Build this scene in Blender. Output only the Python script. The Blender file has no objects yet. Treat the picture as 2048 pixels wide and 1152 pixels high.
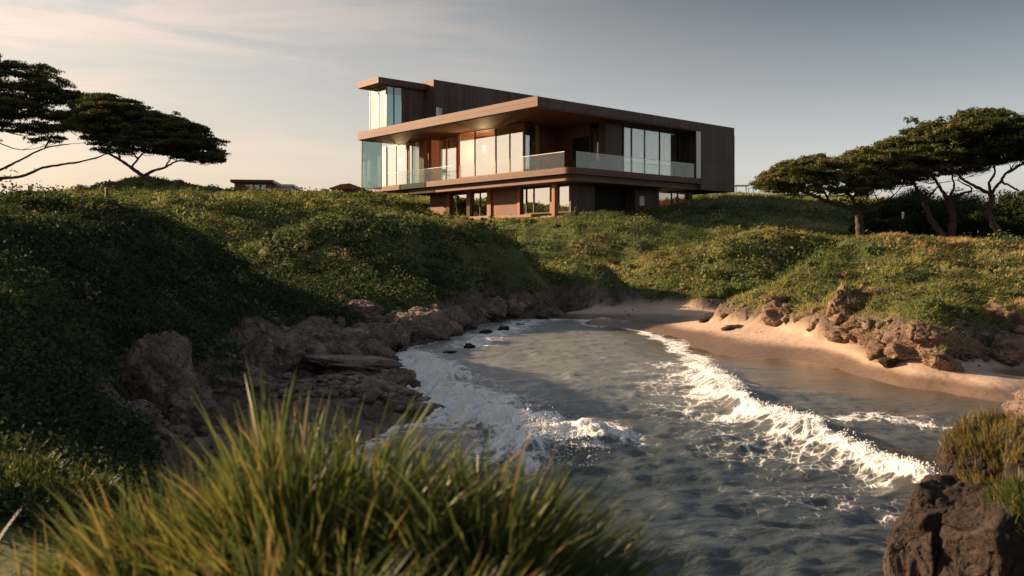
import bpy, math, random
import numpy as np
from math import radians, sin, cos, pi
from mathutils import Vector, Matrix

random.seed(7)
RNG = np.random.default_rng(11)
S = bpy.context.scene
COL = S.collection

# ------------------------------------------------------------------ camera
CAM_Z, F, HZ = 3.0, 1690.0, 500.0          # height, focal length and horizon row of the 2048 px wide photo
cam_d = bpy.data.cameras.new('camera')
cam = bpy.data.objects.new('camera', cam_d)
COL.objects.link(cam)
cam.location = (0, 0, CAM_Z)
cam.rotation_euler = (radians(90), 0, 0)
cam_d.sensor_width = 36
cam_d.lens = F / 2048 * 36
cam_d.shift_y = (HZ - 576) / 2048
cam_d.clip_start = 0.05
cam_d.clip_end = 5000
cam_d.dof.use_dof = True
cam_d.dof.focus_distance = 45
cam_d.dof.aperture_fstop = 2.0
S.camera = cam

# ------------------------------------------------------------------ light
SUN_AZ, SUN_EL = radians(-68), radians(19)   # azimuth from +Y, clockwise positive
sun_dir = Vector((sin(SUN_AZ) * cos(SUN_EL), cos(SUN_AZ) * cos(SUN_EL), sin(SUN_EL)))
sd = bpy.data.lights.new('sun', 'SUN')
sd.energy = 4.6
sd.angle = radians(0.6)
sd.color = (1.0, 0.68, 0.41)
sun = bpy.data.objects.new('sun', sd)
COL.objects.link(sun)
sun.rotation_euler = sun_dir.to_track_quat('Z', 'Y').to_euler()

W = bpy.data.worlds.new('World')
S.world = W
W.use_nodes = True
S.view_settings.view_transform = 'Standard'
S.view_settings.look = 'None'
S.view_settings.exposure = 1.4
S.view_settings.gamma = 1.0
S.cycles.max_bounces = 6
S.cycles.transparent_max_bounces = 10
S.cycles.diffuse_bounces = 3
S.cycles.glossy_bounces = 3
S.cycles.caustics_reflective = False
S.cycles.caustics_refractive = False
S.cycles.use_denoising = True


class NT:
    """small helper round a node tree"""
    def __init__(s, tree):
        s.t = tree
        s.n = tree.nodes
        s.l = tree.links
        s.n.clear()

    def add(s, typ, ins=None, **kw):
        nd = s.n.new(typ)
        for k, v in kw.items():
            setattr(nd, k, v)
        for k, v in (ins or {}).items():
            s.set(nd, k, v)
        return nd

    def set(s, nd, k, v):
        sock = nd.inputs[k]
        if isinstance(v, bpy.types.NodeSocket):
            s.l.new(v, sock)
        elif hasattr(v, 'outputs'):
            s.l.new(v.outputs[0], sock)
        else:
            if isinstance(v, (tuple, list)) and len(v) == 3 and sock.type == 'RGBA':
                v = (*v, 1)
            sock.default_value = v

    def math(s, op, a, b=0.0, c=0.0, clamp=False):
        nd = s.add('ShaderNodeMath', {0: a, 1: b, 2: c}, operation=op)
        nd.use_clamp = clamp
        return nd.outputs[0]

    def mix(s, fac, a, b, mode='MIX'):
        nd = s.add('ShaderNodeMix', data_type='RGBA', blend_type=mode)
        s.set(nd, 0, fac)
        s.set(nd, 6, a)
        s.set(nd, 7, b)
        return nd.outputs[2]

    def ramp(s, fac, stops, interp='LINEAR'):
        nd = s.add('ShaderNodeValToRGB', {0: fac})
        cr = nd.color_ramp
        cr.interpolation = interp
        while len(cr.elements) < len(stops):
            cr.elements.new(0.5)
        for e, (p, c) in zip(cr.elements, stops):
            e.position = p
            e.color = (*c, 1) if len(c) == 3 else c
        return nd.outputs[0]

    def noise(s, vec, scale, detail=4, rough=0.55, dist=0.0):
        nd = s.add('ShaderNodeTexNoise', {'Scale': scale, 'Detail': detail, 'Roughness': rough, 'Distortion': dist})
        if vec is not None:
            s.set(nd, 'Vector', vec)
        return nd.outputs[0]

    def maprange(s, v, a, b, c=0.0, d=1.0, smooth=True):
        nd = s.add('ShaderNodeMapRange', {'Value': v, 'From Min': a, 'From Max': b, 'To Min': c, 'To Max': d})
        if smooth:
            nd.interpolation_type = 'SMOOTHSTEP'
        return nd.outputs[0]


# world: physical sky, tinted warm low down and slate above, thin cirrus
def build_world():
    t = NT(W.node_tree)
    sky = t.add('ShaderNodeTexSky', sky_type='NISHITA')
    sky.sun_disc = False
    sky.sun_elevation = SUN_EL
    sky.sun_rotation = SUN_AZ % (2 * pi)
    sky.altitude = 0
    sky.air_density = 1.0
    sky.dust_density = 3.0
    sky.ozone_density = 1.5
    tc = t.add('ShaderNodeTexCoord')
    vec = t.add('ShaderNodeVectorMath', {0: tc.outputs['Generated']}, operation='NORMALIZE').outputs[0]
    sep = t.add('ShaderNodeSeparateXYZ', {0: vec})
    z = sep.outputs[2]
    x = sep.outputs[0]
    # colour of the evening air by height above the horizon and by side
    tintL = t.ramp(z, [(0.0, (0.86, 0.67, 0.49)), (0.10, (0.80, 0.69, 0.58)), (0.27, (0.70, 0.655, 0.60)), (0.45, (0.70, 0.69, 0.70)), (1.0, (0.45, 0.49, 0.55))])
    tintR = t.ramp(z, [(0.0, (1.22, 1.08, 0.97)), (0.09, (1.06, 1.02, 0.97)), (0.18, (0.60, 0.63, 0.64)), (0.28, (0.25, 0.29, 0.32)), (0.33, (0.34, 0.39, 0.43)), (0.50, (0.70, 0.72, 0.74)), (1.0, (0.45, 0.49, 0.55))])
    side = t.maprange(x, -0.55, 0.55)
    tint = t.mix(side, tintL, tintR)
    bw = t.add('ShaderNodeRGBToBW', {0: sky.outputs[0]}).outputs[0]
    soft = t.mix(0.72, sky.outputs[0], bw)
    sh_ = t.math('DIVIDE', 1.0, t.math('ADD', 1.0, t.math('MULTIPLY', bw, 0.21)))
    soft = t.mix(1.0, soft, sh_, 'MULTIPLY')
    col = t.mix(1.0, soft, tint, 'MULTIPLY')
    # cirrus streaks, stretched along the horizon
    mp = t.add('ShaderNodeMapping', {'Vector': vec, 'Scale': (1.8, 1.8, 11.0), 'Rotation': (0.0, 0.10, 0.0)})
    n1 = t.noise(mp.outputs[0], 2.0, 8, 0.6, 0.6)
    mp2 = t.add('ShaderNodeMapping', {'Vector': vec, 'Scale': (0.8, 0.8, 3.0), 'Location': (3.1, 0.4, 0.2)})
    n2 = t.noise(mp2.outputs[0], 2.0, 3, 0.5)
    c = t.math('MULTIPLY', t.maprange(n1, 0.38, 0.66), t.maprange(n2, 0.32, 0.58))
    c = t.math('MULTIPLY', c, t.maprange(x, 0.14, -0.16))
    c = t.math('MULTIPLY', c, t.maprange(z, 0.03, 0.14))
    cl = t.mix(1.0, col, (1.36, 1.18, 1.08), 'MULTIPLY')
    col = t.mix(t.math('MULTIPLY', c, 0.95), col, cl)
    bg = t.add('ShaderNodeBackground', {'Color': col, 'Strength': 0.15})
    out = t.add('ShaderNodeOutputWorld')
    t.l.new(bg.outputs[0], out.inputs[0])


build_world()


# ------------------------------------------------------------------ numeric helpers
def P(px, py, Y):
    """world point that stands at depth Y in the direction of a photo pixel"""
    return np.array([(px - 1024) / F * Y, Y, CAM_Z - (py - HZ) / F * Y])


def _hash(ix, iy, iz):
    h = (ix * 374761393 + iy * 668265263 + iz * 1274126177) & 0xFFFFFFFF
    h = ((h ^ (h >> 13)) * 1103515245) & 0xFFFFFFFF
    h = ((h ^ (h >> 16)) * 2654435761) & 0xFFFFFFFF
    return ((h >> 8) & 0xFFFF) / 65535.0


def vnoise(p):
    p = np.asarray(p, float)
    i = np.floor(p).astype(np.int64)
    f = p - i
    f = f * f * f * (f * (f * 6 - 15) + 10)
    r = 0
    for dx in (0, 1):
        wx = f[..., 0] if dx else 1 - f[..., 0]
        for dy in (0, 1):
            wy = f[..., 1] if dy else 1 - f[..., 1]
            for dz in (0, 1):
                wz = f[..., 2] if dz else 1 - f[..., 2]
                r = r + wx * wy * wz * _hash(i[..., 0] + dx, i[..., 1] + dy, i[..., 2] + dz)
    return r * 2 - 1


def fbm(p, octv=4, gain=0.5):
    p = np.asarray(p, float)
    a, r, tot = 1.0, 0, 0
    for k in range(octv):
        r = r + a * vnoise(p * 2.03 ** k + 17.3 * k)
        tot += a
        a *= gain
    return r / tot


def fbm2(x, y, s, octv=4, seed=0.0, gain=0.5):
    return fbm(np.stack([x * s, y * s, np.full_like(x, seed)], -1), octv, gain)


def sstep(a, b, x):
    t = np.clip((x - a) / (b - a), 0, 1)
    return t * t * (3 - 2 * t)


def mesh_np(name, v, faces, mat, parent=None, smooth=True, attrs=None):
    """faces: list of (n,k) index arrays"""
    me = bpy.data.meshes.new(name)
    v = np.ascontiguousarray(v, np.float32)
    if not isinstance(faces, list):
        faces = [faces]
    faces = [np.asarray(f, np.int32) for f in faces if len(f)]
    me.vertices.add(len(v))
    me.vertices.foreach_set('co', v.ravel())
    idx = np.concatenate([f.ravel() for f in faces])
    tot = np.concatenate([np.full(len(f), f.shape[1], np.int32) for f in faces])
    st = np.concatenate([[0], np.cumsum(tot)[:-1]]).astype(np.int32)
    me.loops.add(len(idx))
    me.loops.foreach_set('vertex_index', idx)
    me.polygons.add(len(tot))
    me.polygons.foreach_set('loop_start', st)
    me.polygons.foreach_set('loop_total', tot)
    if smooth:
        me.polygons.foreach_set('use_smooth', np.ones(len(tot), bool))
    me.update(calc_edges=True)
    for k, a in (attrs or {}).items():
        at = me.attributes.new(k, 'FLOAT', 'POINT')
        at.data.foreach_set('value', np.ascontiguousarray(a, np.float32))
    if mat:
        me.materials.append(mat)
    o = bpy.data.objects.new(name, me)
    COL.objects.link(o)
    if parent:
        o.parent = parent
    return o


def tag(o, label=None, cat=None, group=None, kind=None):
    if label:
        o['label'] = label
    if cat:
        o['category'] = cat
    if group:
        o['group'] = group
    if kind:
        o['kind'] = kind
    return o


def empty(name, loc, rz=0.0):
    o = bpy.data.objects.new(name, None)
    o.location = [float(c) for c in loc]
    o.rotation_euler = (0, 0, rz)
    o.empty_display_size = 0.3
    COL.objects.link(o)
    return o


def copy_tree(o, parent=None):
    c = o.copy()
    COL.objects.link(c)
    if parent:
        c.parent = parent
    for ch in list(o.children):
        copy_tree(ch, c)
    return c


class MB:
    """collects boxes, prisms and tubes into one mesh"""
    def __init__(s):
        s.v, s.f = [], []

    def box(s, x0, x1, y0, y1, z0, z1):
        b = len(s.v)
        x0, x1 = min(x0, x1), max(x0, x1)
        y0, y1 = min(y0, y1), max(y0, y1)
        z0, z1 = min(z0, z1), max(z0, z1)
        s.v += [(x0, y0, z0), (x1, y0, z0), (x1, y1, z0), (x0, y1, z0), (x0, y0, z1), (x1, y0, z1), (x1, y1, z1), (x0, y1, z1)]
        s.f += [[b + i for i in q] for q in ((3, 2, 1, 0), (4, 5, 6, 7), (0, 1, 5, 4), (1, 2, 6, 5), (2, 3, 7, 6), (3, 0, 4, 7))]
        return s

    def prism(s, pts, z0, z1):
        b, n = len(s.v), len(pts)
        s.v += [(x, y, z0) for x, y in pts] + [(x, y, z1) for x, y in pts]
        s.f.append([b + i for i in range(n)][::-1])
        s.f.append([b + n + i for i in range(n)])
        for i in range(n):
            j = (i + 1) % n
            s.f.append([b + i, b + j, b + n + j, b + n + i])
        return s

    def tube(s, pts, rad, n=8):
        pts = [Vector([float(c) for c in p]) for p in pts]
        if not hasattr(rad, '__len__'):
            rad = [rad] * len(pts)
        b = len(s.v)
        up = Vector((0.31, 0.17, 0.93))
        for i, p in enumerate(pts):
            d = (pts[min(i + 1, len(pts) - 1)] - pts[max(i - 1, 0)]).normalized()
            a = d.cross(up)
            if a.length < 1e-3:
                a = d.cross(Vector((1, 0, 0)))
            a.normalize()
            c = d.cross(a)
            for k in range(n):
                t = 2 * pi * k / n
                s.v.append(tuple(p + (a * cos(t) + c * sin(t)) * rad[i]))
        for i in range(len(pts) - 1):
            for k in range(n):
                k2 = (k + 1) % n
                s.f.append([b + i * n + k, b + i * n + k2, b + (i + 1) * n + k2, b + (i + 1) * n + k])
        s.f.append([b + k for k in range(n)][::-1])
        s.f.append([b + (len(pts) - 1) * n + k for k in range(n)])
        return s

    def build(s, name, mat, parent=None, smooth=False, bevel=0.0):
        me = bpy.data.meshes.new(name)
        me.from_pydata(s.v, [], s.f)
        me.update()
        if smooth:
            me.polygons.foreach_set('use_smooth', np.ones(len(me.polygons), bool))
        me.materials.append(mat)
        o = bpy.data.objects.new(name, me)
        COL.objects.link(o)
        if parent:
            o.parent = parent
        if bevel:
            m = o.modifiers.new('bevel', 'BEVEL')
            m.width = bevel
            m.segments = 2
            m.limit_method = 'ANGLE'
        return o


# ------------------------------------------------------------------ materials
def new_mat(name):
    m = bpy.data.materials.new(name)
    m.use_nodes = True
    t = NT(m.node_tree)
    return m, t


def finish(t, shader, disp=None):
    o = t.add('ShaderNodeOutputMaterial')
    t.l.new(shader.outputs[0] if hasattr(shader, 'outputs') else shader, o.inputs[0])


def bump(t, h, strength, dist=0.05, normal=None):
    b = t.add('ShaderNodeBump', {'Strength': strength, 'Distance': dist, 'Height': h})
    if normal is not None:
        t.set(b, 'Normal', normal)
    return b.outputs[0]


def plain(name, col, rough=0.6, metal=0.0, var=0.15, scale=6.0, spec=0.4):
    m, t = new_mat(name)
    g = t.add('ShaderNodeTexCoord').outputs['Object']
    n = t.noise(g, scale, 5)
    c = t.mix(t.maprange(n, 0.3, 0.7), [x * (1 - var) for x in col], [min(1, x * (1 + var)) for x in col])
    p = t.add('ShaderNodeBsdfPrincipled', {'Base Color': c, 'Roughness': rough, 'Metallic': metal, 'Specular IOR Level': spec})
    t.set(p, 'Normal', bump(t, t.noise(g, scale * 7, 3), 0.15, 0.01))
    finish(t, p)
    return m


def leaf_mat(name, stops, trans=0.30, rough=0.75, spec=0.10):
    """colour by the per-leaf 'tint' attribute, light passes through a little"""
    m, t = new_mat(name)
    a = t.add('ShaderNodeAttribute', attribute_name='tint').outputs['Fac']
    c = t.ramp(a, stops)
    p = t.add('ShaderNodeBsdfPrincipled', {'Base Color': c, 'Roughness': rough, 'Specular IOR Level': spec})
    tr = t.add('ShaderNodeBsdfTranslucent', {'Color': t.mix(1.0, c, (1.2, 1.15, 0.8), 'MULTIPLY')})
    mx = t.add('ShaderNodeMixShader', {0: trans, 1: p.outputs[0], 2: tr.outputs[0]})
    finish(t, mx)
    return m


def make_plank(name, c0, c1, horiz=False, width=0.14, rough=0.62):
    """board cladding; boards run upright, or level when horiz"""
    m, t = new_mat(name)
    g = t.add('ShaderNodeTexCoord').outputs['Object']
    s = t.add('ShaderNodeSeparateXYZ', {0: g})
    if horiz:
        w = s.outputs[2]
    else:
        w = t.math('ADD', s.outputs[0], s.outputs[1])
    k = t.math('DIVIDE', w, width)
    idx = t.math('FLOOR', k)
    fr = t.math('FRACT', k)
    wn = t.add('ShaderNodeTexWhiteNoise', noise_dimensions='1D')
    t.set(wn, 'W', idx)
    sc = (0.6, 0.6, 30.0) if horiz else (14.0, 14.0, 0.5)
    mp = t.add('ShaderNodeMapping', {'Vector': g, 'Scale': sc})
    gr = t.noise(mp.outputs[0], 1.6, 6, 0.6, 0.3)
    wz = t.noise(g, 0.35, 4, 0.6)
    f = t.math('ADD', t.math('MULTIPLY', wn.outputs[0], 0.55), t.math('MULTIPLY', gr, 0.45))
    c = t.mix(f, c0, c1)
    grey = t.mix(t.maprange(wz, 0.45, 0.75), c, t.mix(0.5, c, (0.16, 0.13, 0.12)))
    groove = t.math('MULTIPLY', t.maprange(fr, 0.0, 0.06), t.maprange(fr, 1.0, 0.94))
    c = t.mix(groove, [x * 0.25 for x in c0], grey)
    p = t.add('ShaderNodeBsdfPrincipled', {'Base Color': c, 'Roughness': rough, 'Specular IOR Level': 0.3})
    h = t.math('ADD', t.math('MULTIPLY', groove, 0.8), t.math('MULTIPLY', gr, 0.2))
    t.set(p, 'Normal', bump(t, h, 0.5, 0.012))
    finish(t, p)
    return m


def make_glass(name, tint, refl, rough=0.0, fr_k=0.6):
    m, t = new_mat(name)
    lw = t.add('ShaderNodeLayerWeight', {'Blend': 0.35})
    g = t.add('ShaderNodeTexCoord').outputs['Object']
    nrm = bump(t, t.noise(g, 0.55, 2), 0.05, 0.05)
    fac = t.math('ADD', t.math('MULTIPLY', lw.outputs['Fresnel'], fr_k), refl, clamp=True)
    tr = t.add('ShaderNodeBsdfTransparent', {'Color': tint})
    gl = t.add('ShaderNodeBsdfGlossy', {'Color': (0.95, 0.97, 0.96), 'Roughness': rough})
    t.set(gl, 'Normal', nrm)
    mx = t.add('ShaderNodeMixShader', {0: fac, 1: tr.outputs[0], 2: gl.outputs[0]})
    finish(t, mx)
    return m


M = {}
M['clad'] = make_plank('dark_cladding', (0.058, 0.031, 0.026), (0.150, 0.083, 0.068), width=0.2)
M['clad_red'] = make_plank('red_cladding', (0.15, 0.058, 0.034), (0.24, 0.10, 0.058))
M['fascia'] = make_plank('fascia_board', (0.100, 0.044, 0.028), (0.165, 0.078, 0.050), True, 0.33)
M['soffit'] = make_plank('soffit_board', (0.14, 0.062, 0.036), (0.22, 0.10, 0.060), False, 0.18)
M['post'] = make_plank('post_timber', (0.26, 0.115, 0.050), (0.36, 0.165, 0.075), False, 0.4)
M['deckwood'] = make_plank('deck_timber', (0.24, 0.13, 0.085), (0.34, 0.19, 0.12), True, 0.12)
M['frame'] = plain('dark_frame', (0.035, 0.025, 0.02), 0.4)
M['steel'] = plain('pale_steel', (0.42, 0.45, 0.45), 0.35, 0.5)
M['white'] = plain('white_paint', (0.72, 0.68, 0.62), 0.5, var=0.05)
M['curtain'] = plain('cream_curtain', (0.36, 0.31, 0.26), 0.9, var=0.06)
M['plaster'] = plain('warm_plaster', (0.30, 0.235, 0.18), 0.8, var=0.08)
M['black'] = plain('black_interior', (0.012, 0.010, 0.009), 0.8)
M['floor'] = plain('interior_floor', (0.25, 0.17, 0.11), 0.4)
M['glass'] = make_glass('window_glass', (0.88, 0.91, 0.89), 0.13, 0.0, 0.45)
M['glass_blue'] = make_glass('screen_glass', (0.62, 0.74, 0.74), 0.16)
M['glass_rail'] = make_glass('rail_glass', (0.95, 0.975, 0.965), 0.015, 0.0, 0.09)
M['charcoal'] = plain('charcoal_fabric', (0.05, 0.05, 0.05), 0.9)
M['bark'] = None


def make_bark():
    m, t = new_mat('bark')
    g = t.add('ShaderNodeTexCoord').outputs['Object']
    mp = t.add('ShaderNodeMapping', {'Vector': g, 'Scale': (5, 5, 1.2)})
    n = t.noise(mp.outputs[0], 2.5, 7, 0.65, 0.6)
    c = t.ramp(n, [(0.25, (0.030, 0.022, 0.017)), (0.55, (0.095, 0.068, 0.053)), (0.8, (0.17, 0.13, 0.105))])
    p = t.add('ShaderNodeBsdfPrincipled', {'Base Color': c, 'Roughness': 0.9, 'Specular IOR Level': 0.15})
    t.set(p, 'Normal', bump(t, n, 0.9, 0.06))
    finish(t, p)
    return m


M['bark'] = make_bark()


def make_rock(name, dark, mid, light, wet=True):
    m, t = new_mat(name)
    g = t.add('ShaderNodeNewGeometry').outputs['Position']
    n1 = t.noise(g, 1.1, 8, 0.62, 0.5)
    n2 = t.noise(g, 7.0, 8, 0.68)
    fr1 = t.math('ABSOLUTE', t.math('SUBTRACT', t.noise(g, 1.5, 4, 0.6, 0.9), 0.5))
    fr2 = t.math('ABSOLUTE', t.math('SUBTRACT', t.noise(t.add('ShaderNodeMapping', {'Vector': g, 'Location': (7, 3, 1)}).outputs[0], 3.4, 4, 0.6, 0.9), 0.5))
    mp = t.add('ShaderNodeMapping', {'Vector': g, 'Scale': (1.0, 1.0, 4.5), 'Rotation': (0.35, 0.25, 0.4)})
    st = t.noise(mp.outputs[0], 1.6, 6, 0.6, 0.8)
    f = t.math('ADD', t.math('MULTIPLY', n1, 0.55), t.math('ADD', t.math('MULTIPLY', n2, 0.3), t.math('MULTIPLY', st, 0.3)))
    c = t.ramp(f, [(0.38, dark), (0.56, mid), (0.74, light)])
    crack = t.math('MULTIPLY', t.maprange(fr1, 0.0, 0.022), t.maprange(fr2, -0.01, 0.02))
    c = t.mix(t.math('ADD', t.math('MULTIPLY', crack, 0.45), 0.55), [x * 0.3 for x in dark], c)
    # lichen and moss blotches
    li = t.maprange(t.noise(g, 2.6, 6, 0.7), 0.60, 0.70)
    c = t.mix(t.math('MULTIPLY', li, 0.35), c, (0.17, 0.15, 0.07))
    z = t.add('ShaderNodeSeparateXYZ', {0: g}).outputs[2]
    wl = t.math('ADD', z, t.math('MULTIPLY', t.math('SUBTRACT', n1, 0.5), 0.5))
    wetf = t.maprange(wl, 0.38, 0.10) if wet else 0.0
    c = t.mix(wetf, c, t.mix(1.0, c, (0.38, 0.36, 0.36), 'MULTIPLY'))
    p = t.add('ShaderNodeBsdfPrincipled', {'Base Color': c, 'Specular IOR Level': 0.35})
    if wet:
        t.set(p, 'Roughness', t.math('SUBTRACT', 0.88, t.math('MULTIPLY', wetf, 0.55)))
    else:
        t.set(p, 'Roughness', 0.9)
    h = t.math('ADD', t.math('MULTIPLY', n2, 0.5), t.math('ADD', t.math('MULTIPLY', crack, 0.25), t.math('MULTIPLY', st, 0.6)))
    t.set(p, 'Normal', bump(t, h, 0.9, 0.10))
    finish(t, p)
    return m


M['rock_l'] = make_rock('rose_granite', (0.060, 0.038, 0.030), (0.17, 0.117, 0.095), (0.32, 0.245, 0.205))
M['rock_r'] = make_rock('ochre_rock', (0.065, 0.040, 0.027), (0.17, 0.108, 0.072), (0.30, 0.205, 0.140))
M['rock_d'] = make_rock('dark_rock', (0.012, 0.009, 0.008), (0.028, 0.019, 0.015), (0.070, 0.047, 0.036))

M['scrub'] = leaf_mat('scrub_leaf', [(0.0, (0.018, 0.034, 0.012)), (0.35, (0.040, 0.062, 0.027)), (0.62, (0.096, 0.138, 0.046)), (0.80, (0.225, 0.23, 0.095)), (0.92, (0.20, 0.150, 0.085)), (1.0, (0.16, 0.085, 0.06))])
M['turf'] = leaf_mat('turf_blade', [(0.0, (0.034, 0.055, 0.020)), (0.35, (0.108, 0.150, 0.048)), (0.6, (0.27, 0.265, 0.105)), (0.82, (0.40, 0.335, 0.175)), (1.0, (0.36, 0.23, 0.13))], 0.40)
M['blade'] = leaf_mat('grass_blade', [(0.0, (0.030, 0.055, 0.018)), (0.45, (0.072, 0.100, 0.032)), (0.70, (0.17, 0.175, 0.055)), (0.86, (0.27, 0.21, 0.08)), (1.0, (0.22, 0.135, 0.07))], 0.42, 0.42, 0.35)
M['pine'] = leaf_mat('tree_leaf', [(0.0, (0.018, 0.030, 0.012)), (0.5, (0.040, 0.058, 0.020)), (0.85, (0.11, 0.122, 0.038)), (1.0, (0.17, 0.115, 0.055))], 0.22)


# ------------------------------------------------------------------ terrain: heights fitted through surveyed points
CP = []


def cp(px, py, Y):
    p = P(px, py, Y)
    CP.append(tuple(p))


def cz(x, y, z):
    CP.append((x, y, z))


for a in [
    # near-left slope: crest
    (-500, 400, 17), (-250, 398, 17), (0, 416, 17), (120, 412, 18), (230, 418, 19), (310, 436, 20.5), (390, 470, 22.5), (450, 502, 24.5), (520, 560, 26.5), (590, 615, 27.5),
    # near-left slope: face
    (0, 520, 13), (150, 530, 14.6), (200, 480, 16.8), (330, 520, 18.7), (300, 610, 16.2), (430, 610, 19.6), (0, 660, 10.2), (150, 690, 12), (-200, 600, 11),
    (240, 715, 13.9), (520, 670, 22), (560, 730, 19.7), (100, 800, 10.5), (0, 860, 8.6), (-200, 800, 8.5), (450, 720, 18), (380, 690, 16.5),
    # behind that crest
    (100, 440, 23), (250, 480, 25.5), (350, 520, 28), (450, 570, 30), (0, 445, 23), (-400, 430, 24), (100, 455, 31), (250, 470, 33), (370, 505, 34), (0, 450, 33), (-400, 435, 33),
    # middle hill: crest and face
    (480, 520, 37.5), (560, 464, 37.5), (640, 441, 36.8), (720, 437, 36.4), (800, 446, 36.4), (880, 464, 37), (960, 484, 37.8), (1050, 500, 38.6), (1150, 525, 39.8), (1205, 556, 40.4),
    (540, 600, 33), (620, 590, 31.5), (700, 530, 34.2), (800, 525, 34.4), (850, 565, 33.8), (930, 540, 36.0), (940, 600, 34.6), (700, 590, 32.0), (1100, 590, 38.2), (1010, 550, 37.4), (1200, 604, 40.6), (760, 618, 30.6), (860, 624, 31.8), (690, 606, 30.2),
    # hollow behind it, deepened to pass sun to the beach
    (600, 490, 44), (720, 485, 45), (820, 485, 46), (920, 490, 48), (1000, 478, 53),
    # back hills on the left
    (280, 418, 48), (350, 388, 50), (450, 386, 52), (520, 398, 54), (600, 392, 60), (700, 392, 65), (780, 394, 70), (845, 404, 75),
    (400, 445, 44), (300, 455, 42), (450, 485, 42), (560, 432, 50), (650, 424, 54), (760, 424, 58), (830, 432, 63), (520, 480, 42.5),
    (150, 425, 50), (0, 425, 50), (-300, 420, 50), (850, 420, 70),
    (290, 351, 95), (240, 362, 95), (340, 358, 95), (200, 384, 95), (140, 396, 95), (400, 376, 95), (0, 396, 100), (290, 380, 108), (100, 402, 112), (450, 386, 100), (500, 391, 80), (650, 392, 90), (-400, 392, 80), (290, 372, 86), (240, 402, 70), (380, 396, 68),
    # slope from the cove up to the house
    (1250, 605, 39), (1330, 575, 40), (1300, 540, 43.5), (1220, 520, 48), (1350, 500, 48), (1120, 468, 52), (1230, 450, 52), (1000, 447, 57), (1120, 430, 57), (1220, 427, 57),
    (1290, 470, 50), (1330, 425, 60), (1400, 402, 65), (1470, 393, 68), (1550, 397, 68), (1620, 408, 66), (1430, 440, 56), (1330, 445, 55),
    # right middle hill
    (1450, 492, 43), (1500, 472, 44), (1555, 467, 44), (1640, 477, 44), (1710, 494, 44), (1500, 545, 40.5), (1430, 602, 37.2), (1400, 545, 41.5), (1600, 525, 42.3), (1680, 530, 42), (1450, 585, 38), (1520, 580, 38.2), (1600, 585, 37), (1680, 575, 37),
    (1520, 478, 49), (1620, 482, 49), (1560, 445, 54), (1660, 450, 57), (1730, 470, 54), (1780, 475, 58),
    # right headland
    (1500, 606, 30.5), (1560, 560, 30), (1620, 518, 30), (1690, 484, 30), (1760, 472, 30), (1850, 477, 29), (1950, 490, 28), (2048, 502, 27), (2250, 530, 26), (2600, 520, 26),
    (1525, 612, 30.9), (1600, 618, 28.4), (1660, 606, 27.0), (1712, 600, 25.6), (1780, 632, 23.4), (1862, 640, 20.8), (1905, 640, 21.4), (1960, 606, 22.8), (2050, 598, 22.8), (2200, 600, 22.5), (2400, 610, 22),
    (1690, 560, 28.6), (1760, 540, 26.8), (1840, 575, 23.4), (1950, 556, 25.0), (2050, 552, 25.0), (1660, 545, 29.0), (1620, 565, 29.2), (2300, 560, 24.5), (1800, 505, 28.4), (1920, 522, 27),
    # hollow with the trees behind the headland
    (1580, 600, 34), (1640, 585, 34), (1740, 560, 35), (1850, 560, 36), (2000, 565, 36), (1720, 490, 45), (1910, 494, 45), (2010, 506, 45), (2200, 515, 44), (2600, 515, 45),
    (1850, 470, 56), (2000, 470, 58), (1800, 425, 72), (1950, 430, 72), (2100, 440, 72), (2500, 440, 72), (1600, 398, 80), (1300, 385, 95),
]:
    cp(*a)
for y_, zz in ((18, 4.2), (30, 4.0), (50, 5.5), (75, 7.0)):
    cz(-60, y_, zz)
    cz(60, y_, zz * 0.8)
# house plateau
for a in ((4, 60, 5.45), (8, 63, 5.6), (-3, 66, 5.5), (-8, 72, 5.6), (0, 76, 6.3), (12, 72, 6.6), (18, 72, 7.0), (6, 66, 5.7)):
    cz(*a)
# hidden gully added behind the middle hill so sun reaches the beach
for a in ((0, 43.2, 1.5), (3, 43.5, 1.0), (-3, 44.6, 2.3), (-6, 46.6, 2.9), (-10, 49, 3.5)):
    cz(*a)
# left bank waterline and bed
for px, py in ((1100, 622), (1000, 637), (935, 652), (865, 685), (785, 702), (822, 775), (872, 826)):
    Y = CAM_Z * F / (py - HZ)
    x = (px - 1024) / F * Y
    cz(x - 0.25, Y + 0.2, 0.12)
    cz(x + 1.3, Y - 0.5, -0.75)
for a in ((-4.2, 19.5, -0.15), (-5.6, 19.0, 0.2), (-4.6, 21.6, 0.35), (-3.0, 13.0, 0.1), (-4.6, 14.5, 0.3), (-2.2, 11, -0.3), (-4.5, 11.5, 0.35), (-6.0, 12.2, 0.6),
          (2, 30, -0.9), (3, 22, -1.1), (2, 16, -1.4), (3, 10, -1.5), (4, 35, -0.25), (2.4, 38.5, -0.12), (7, 8, -1.5), (12, 9, -1.2), (8, 14, -0.6), (1, 8, -1.4), (2.2, 4, -1.4), (3, 0, -1.2),
          (10, 3, -1.3), (20, 6, -1.0), (3, -8, -1.2), (14, -6, -1.5), (30, 2, -1.0), (40, 8, -0.6)):
    cz(*a)
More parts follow.
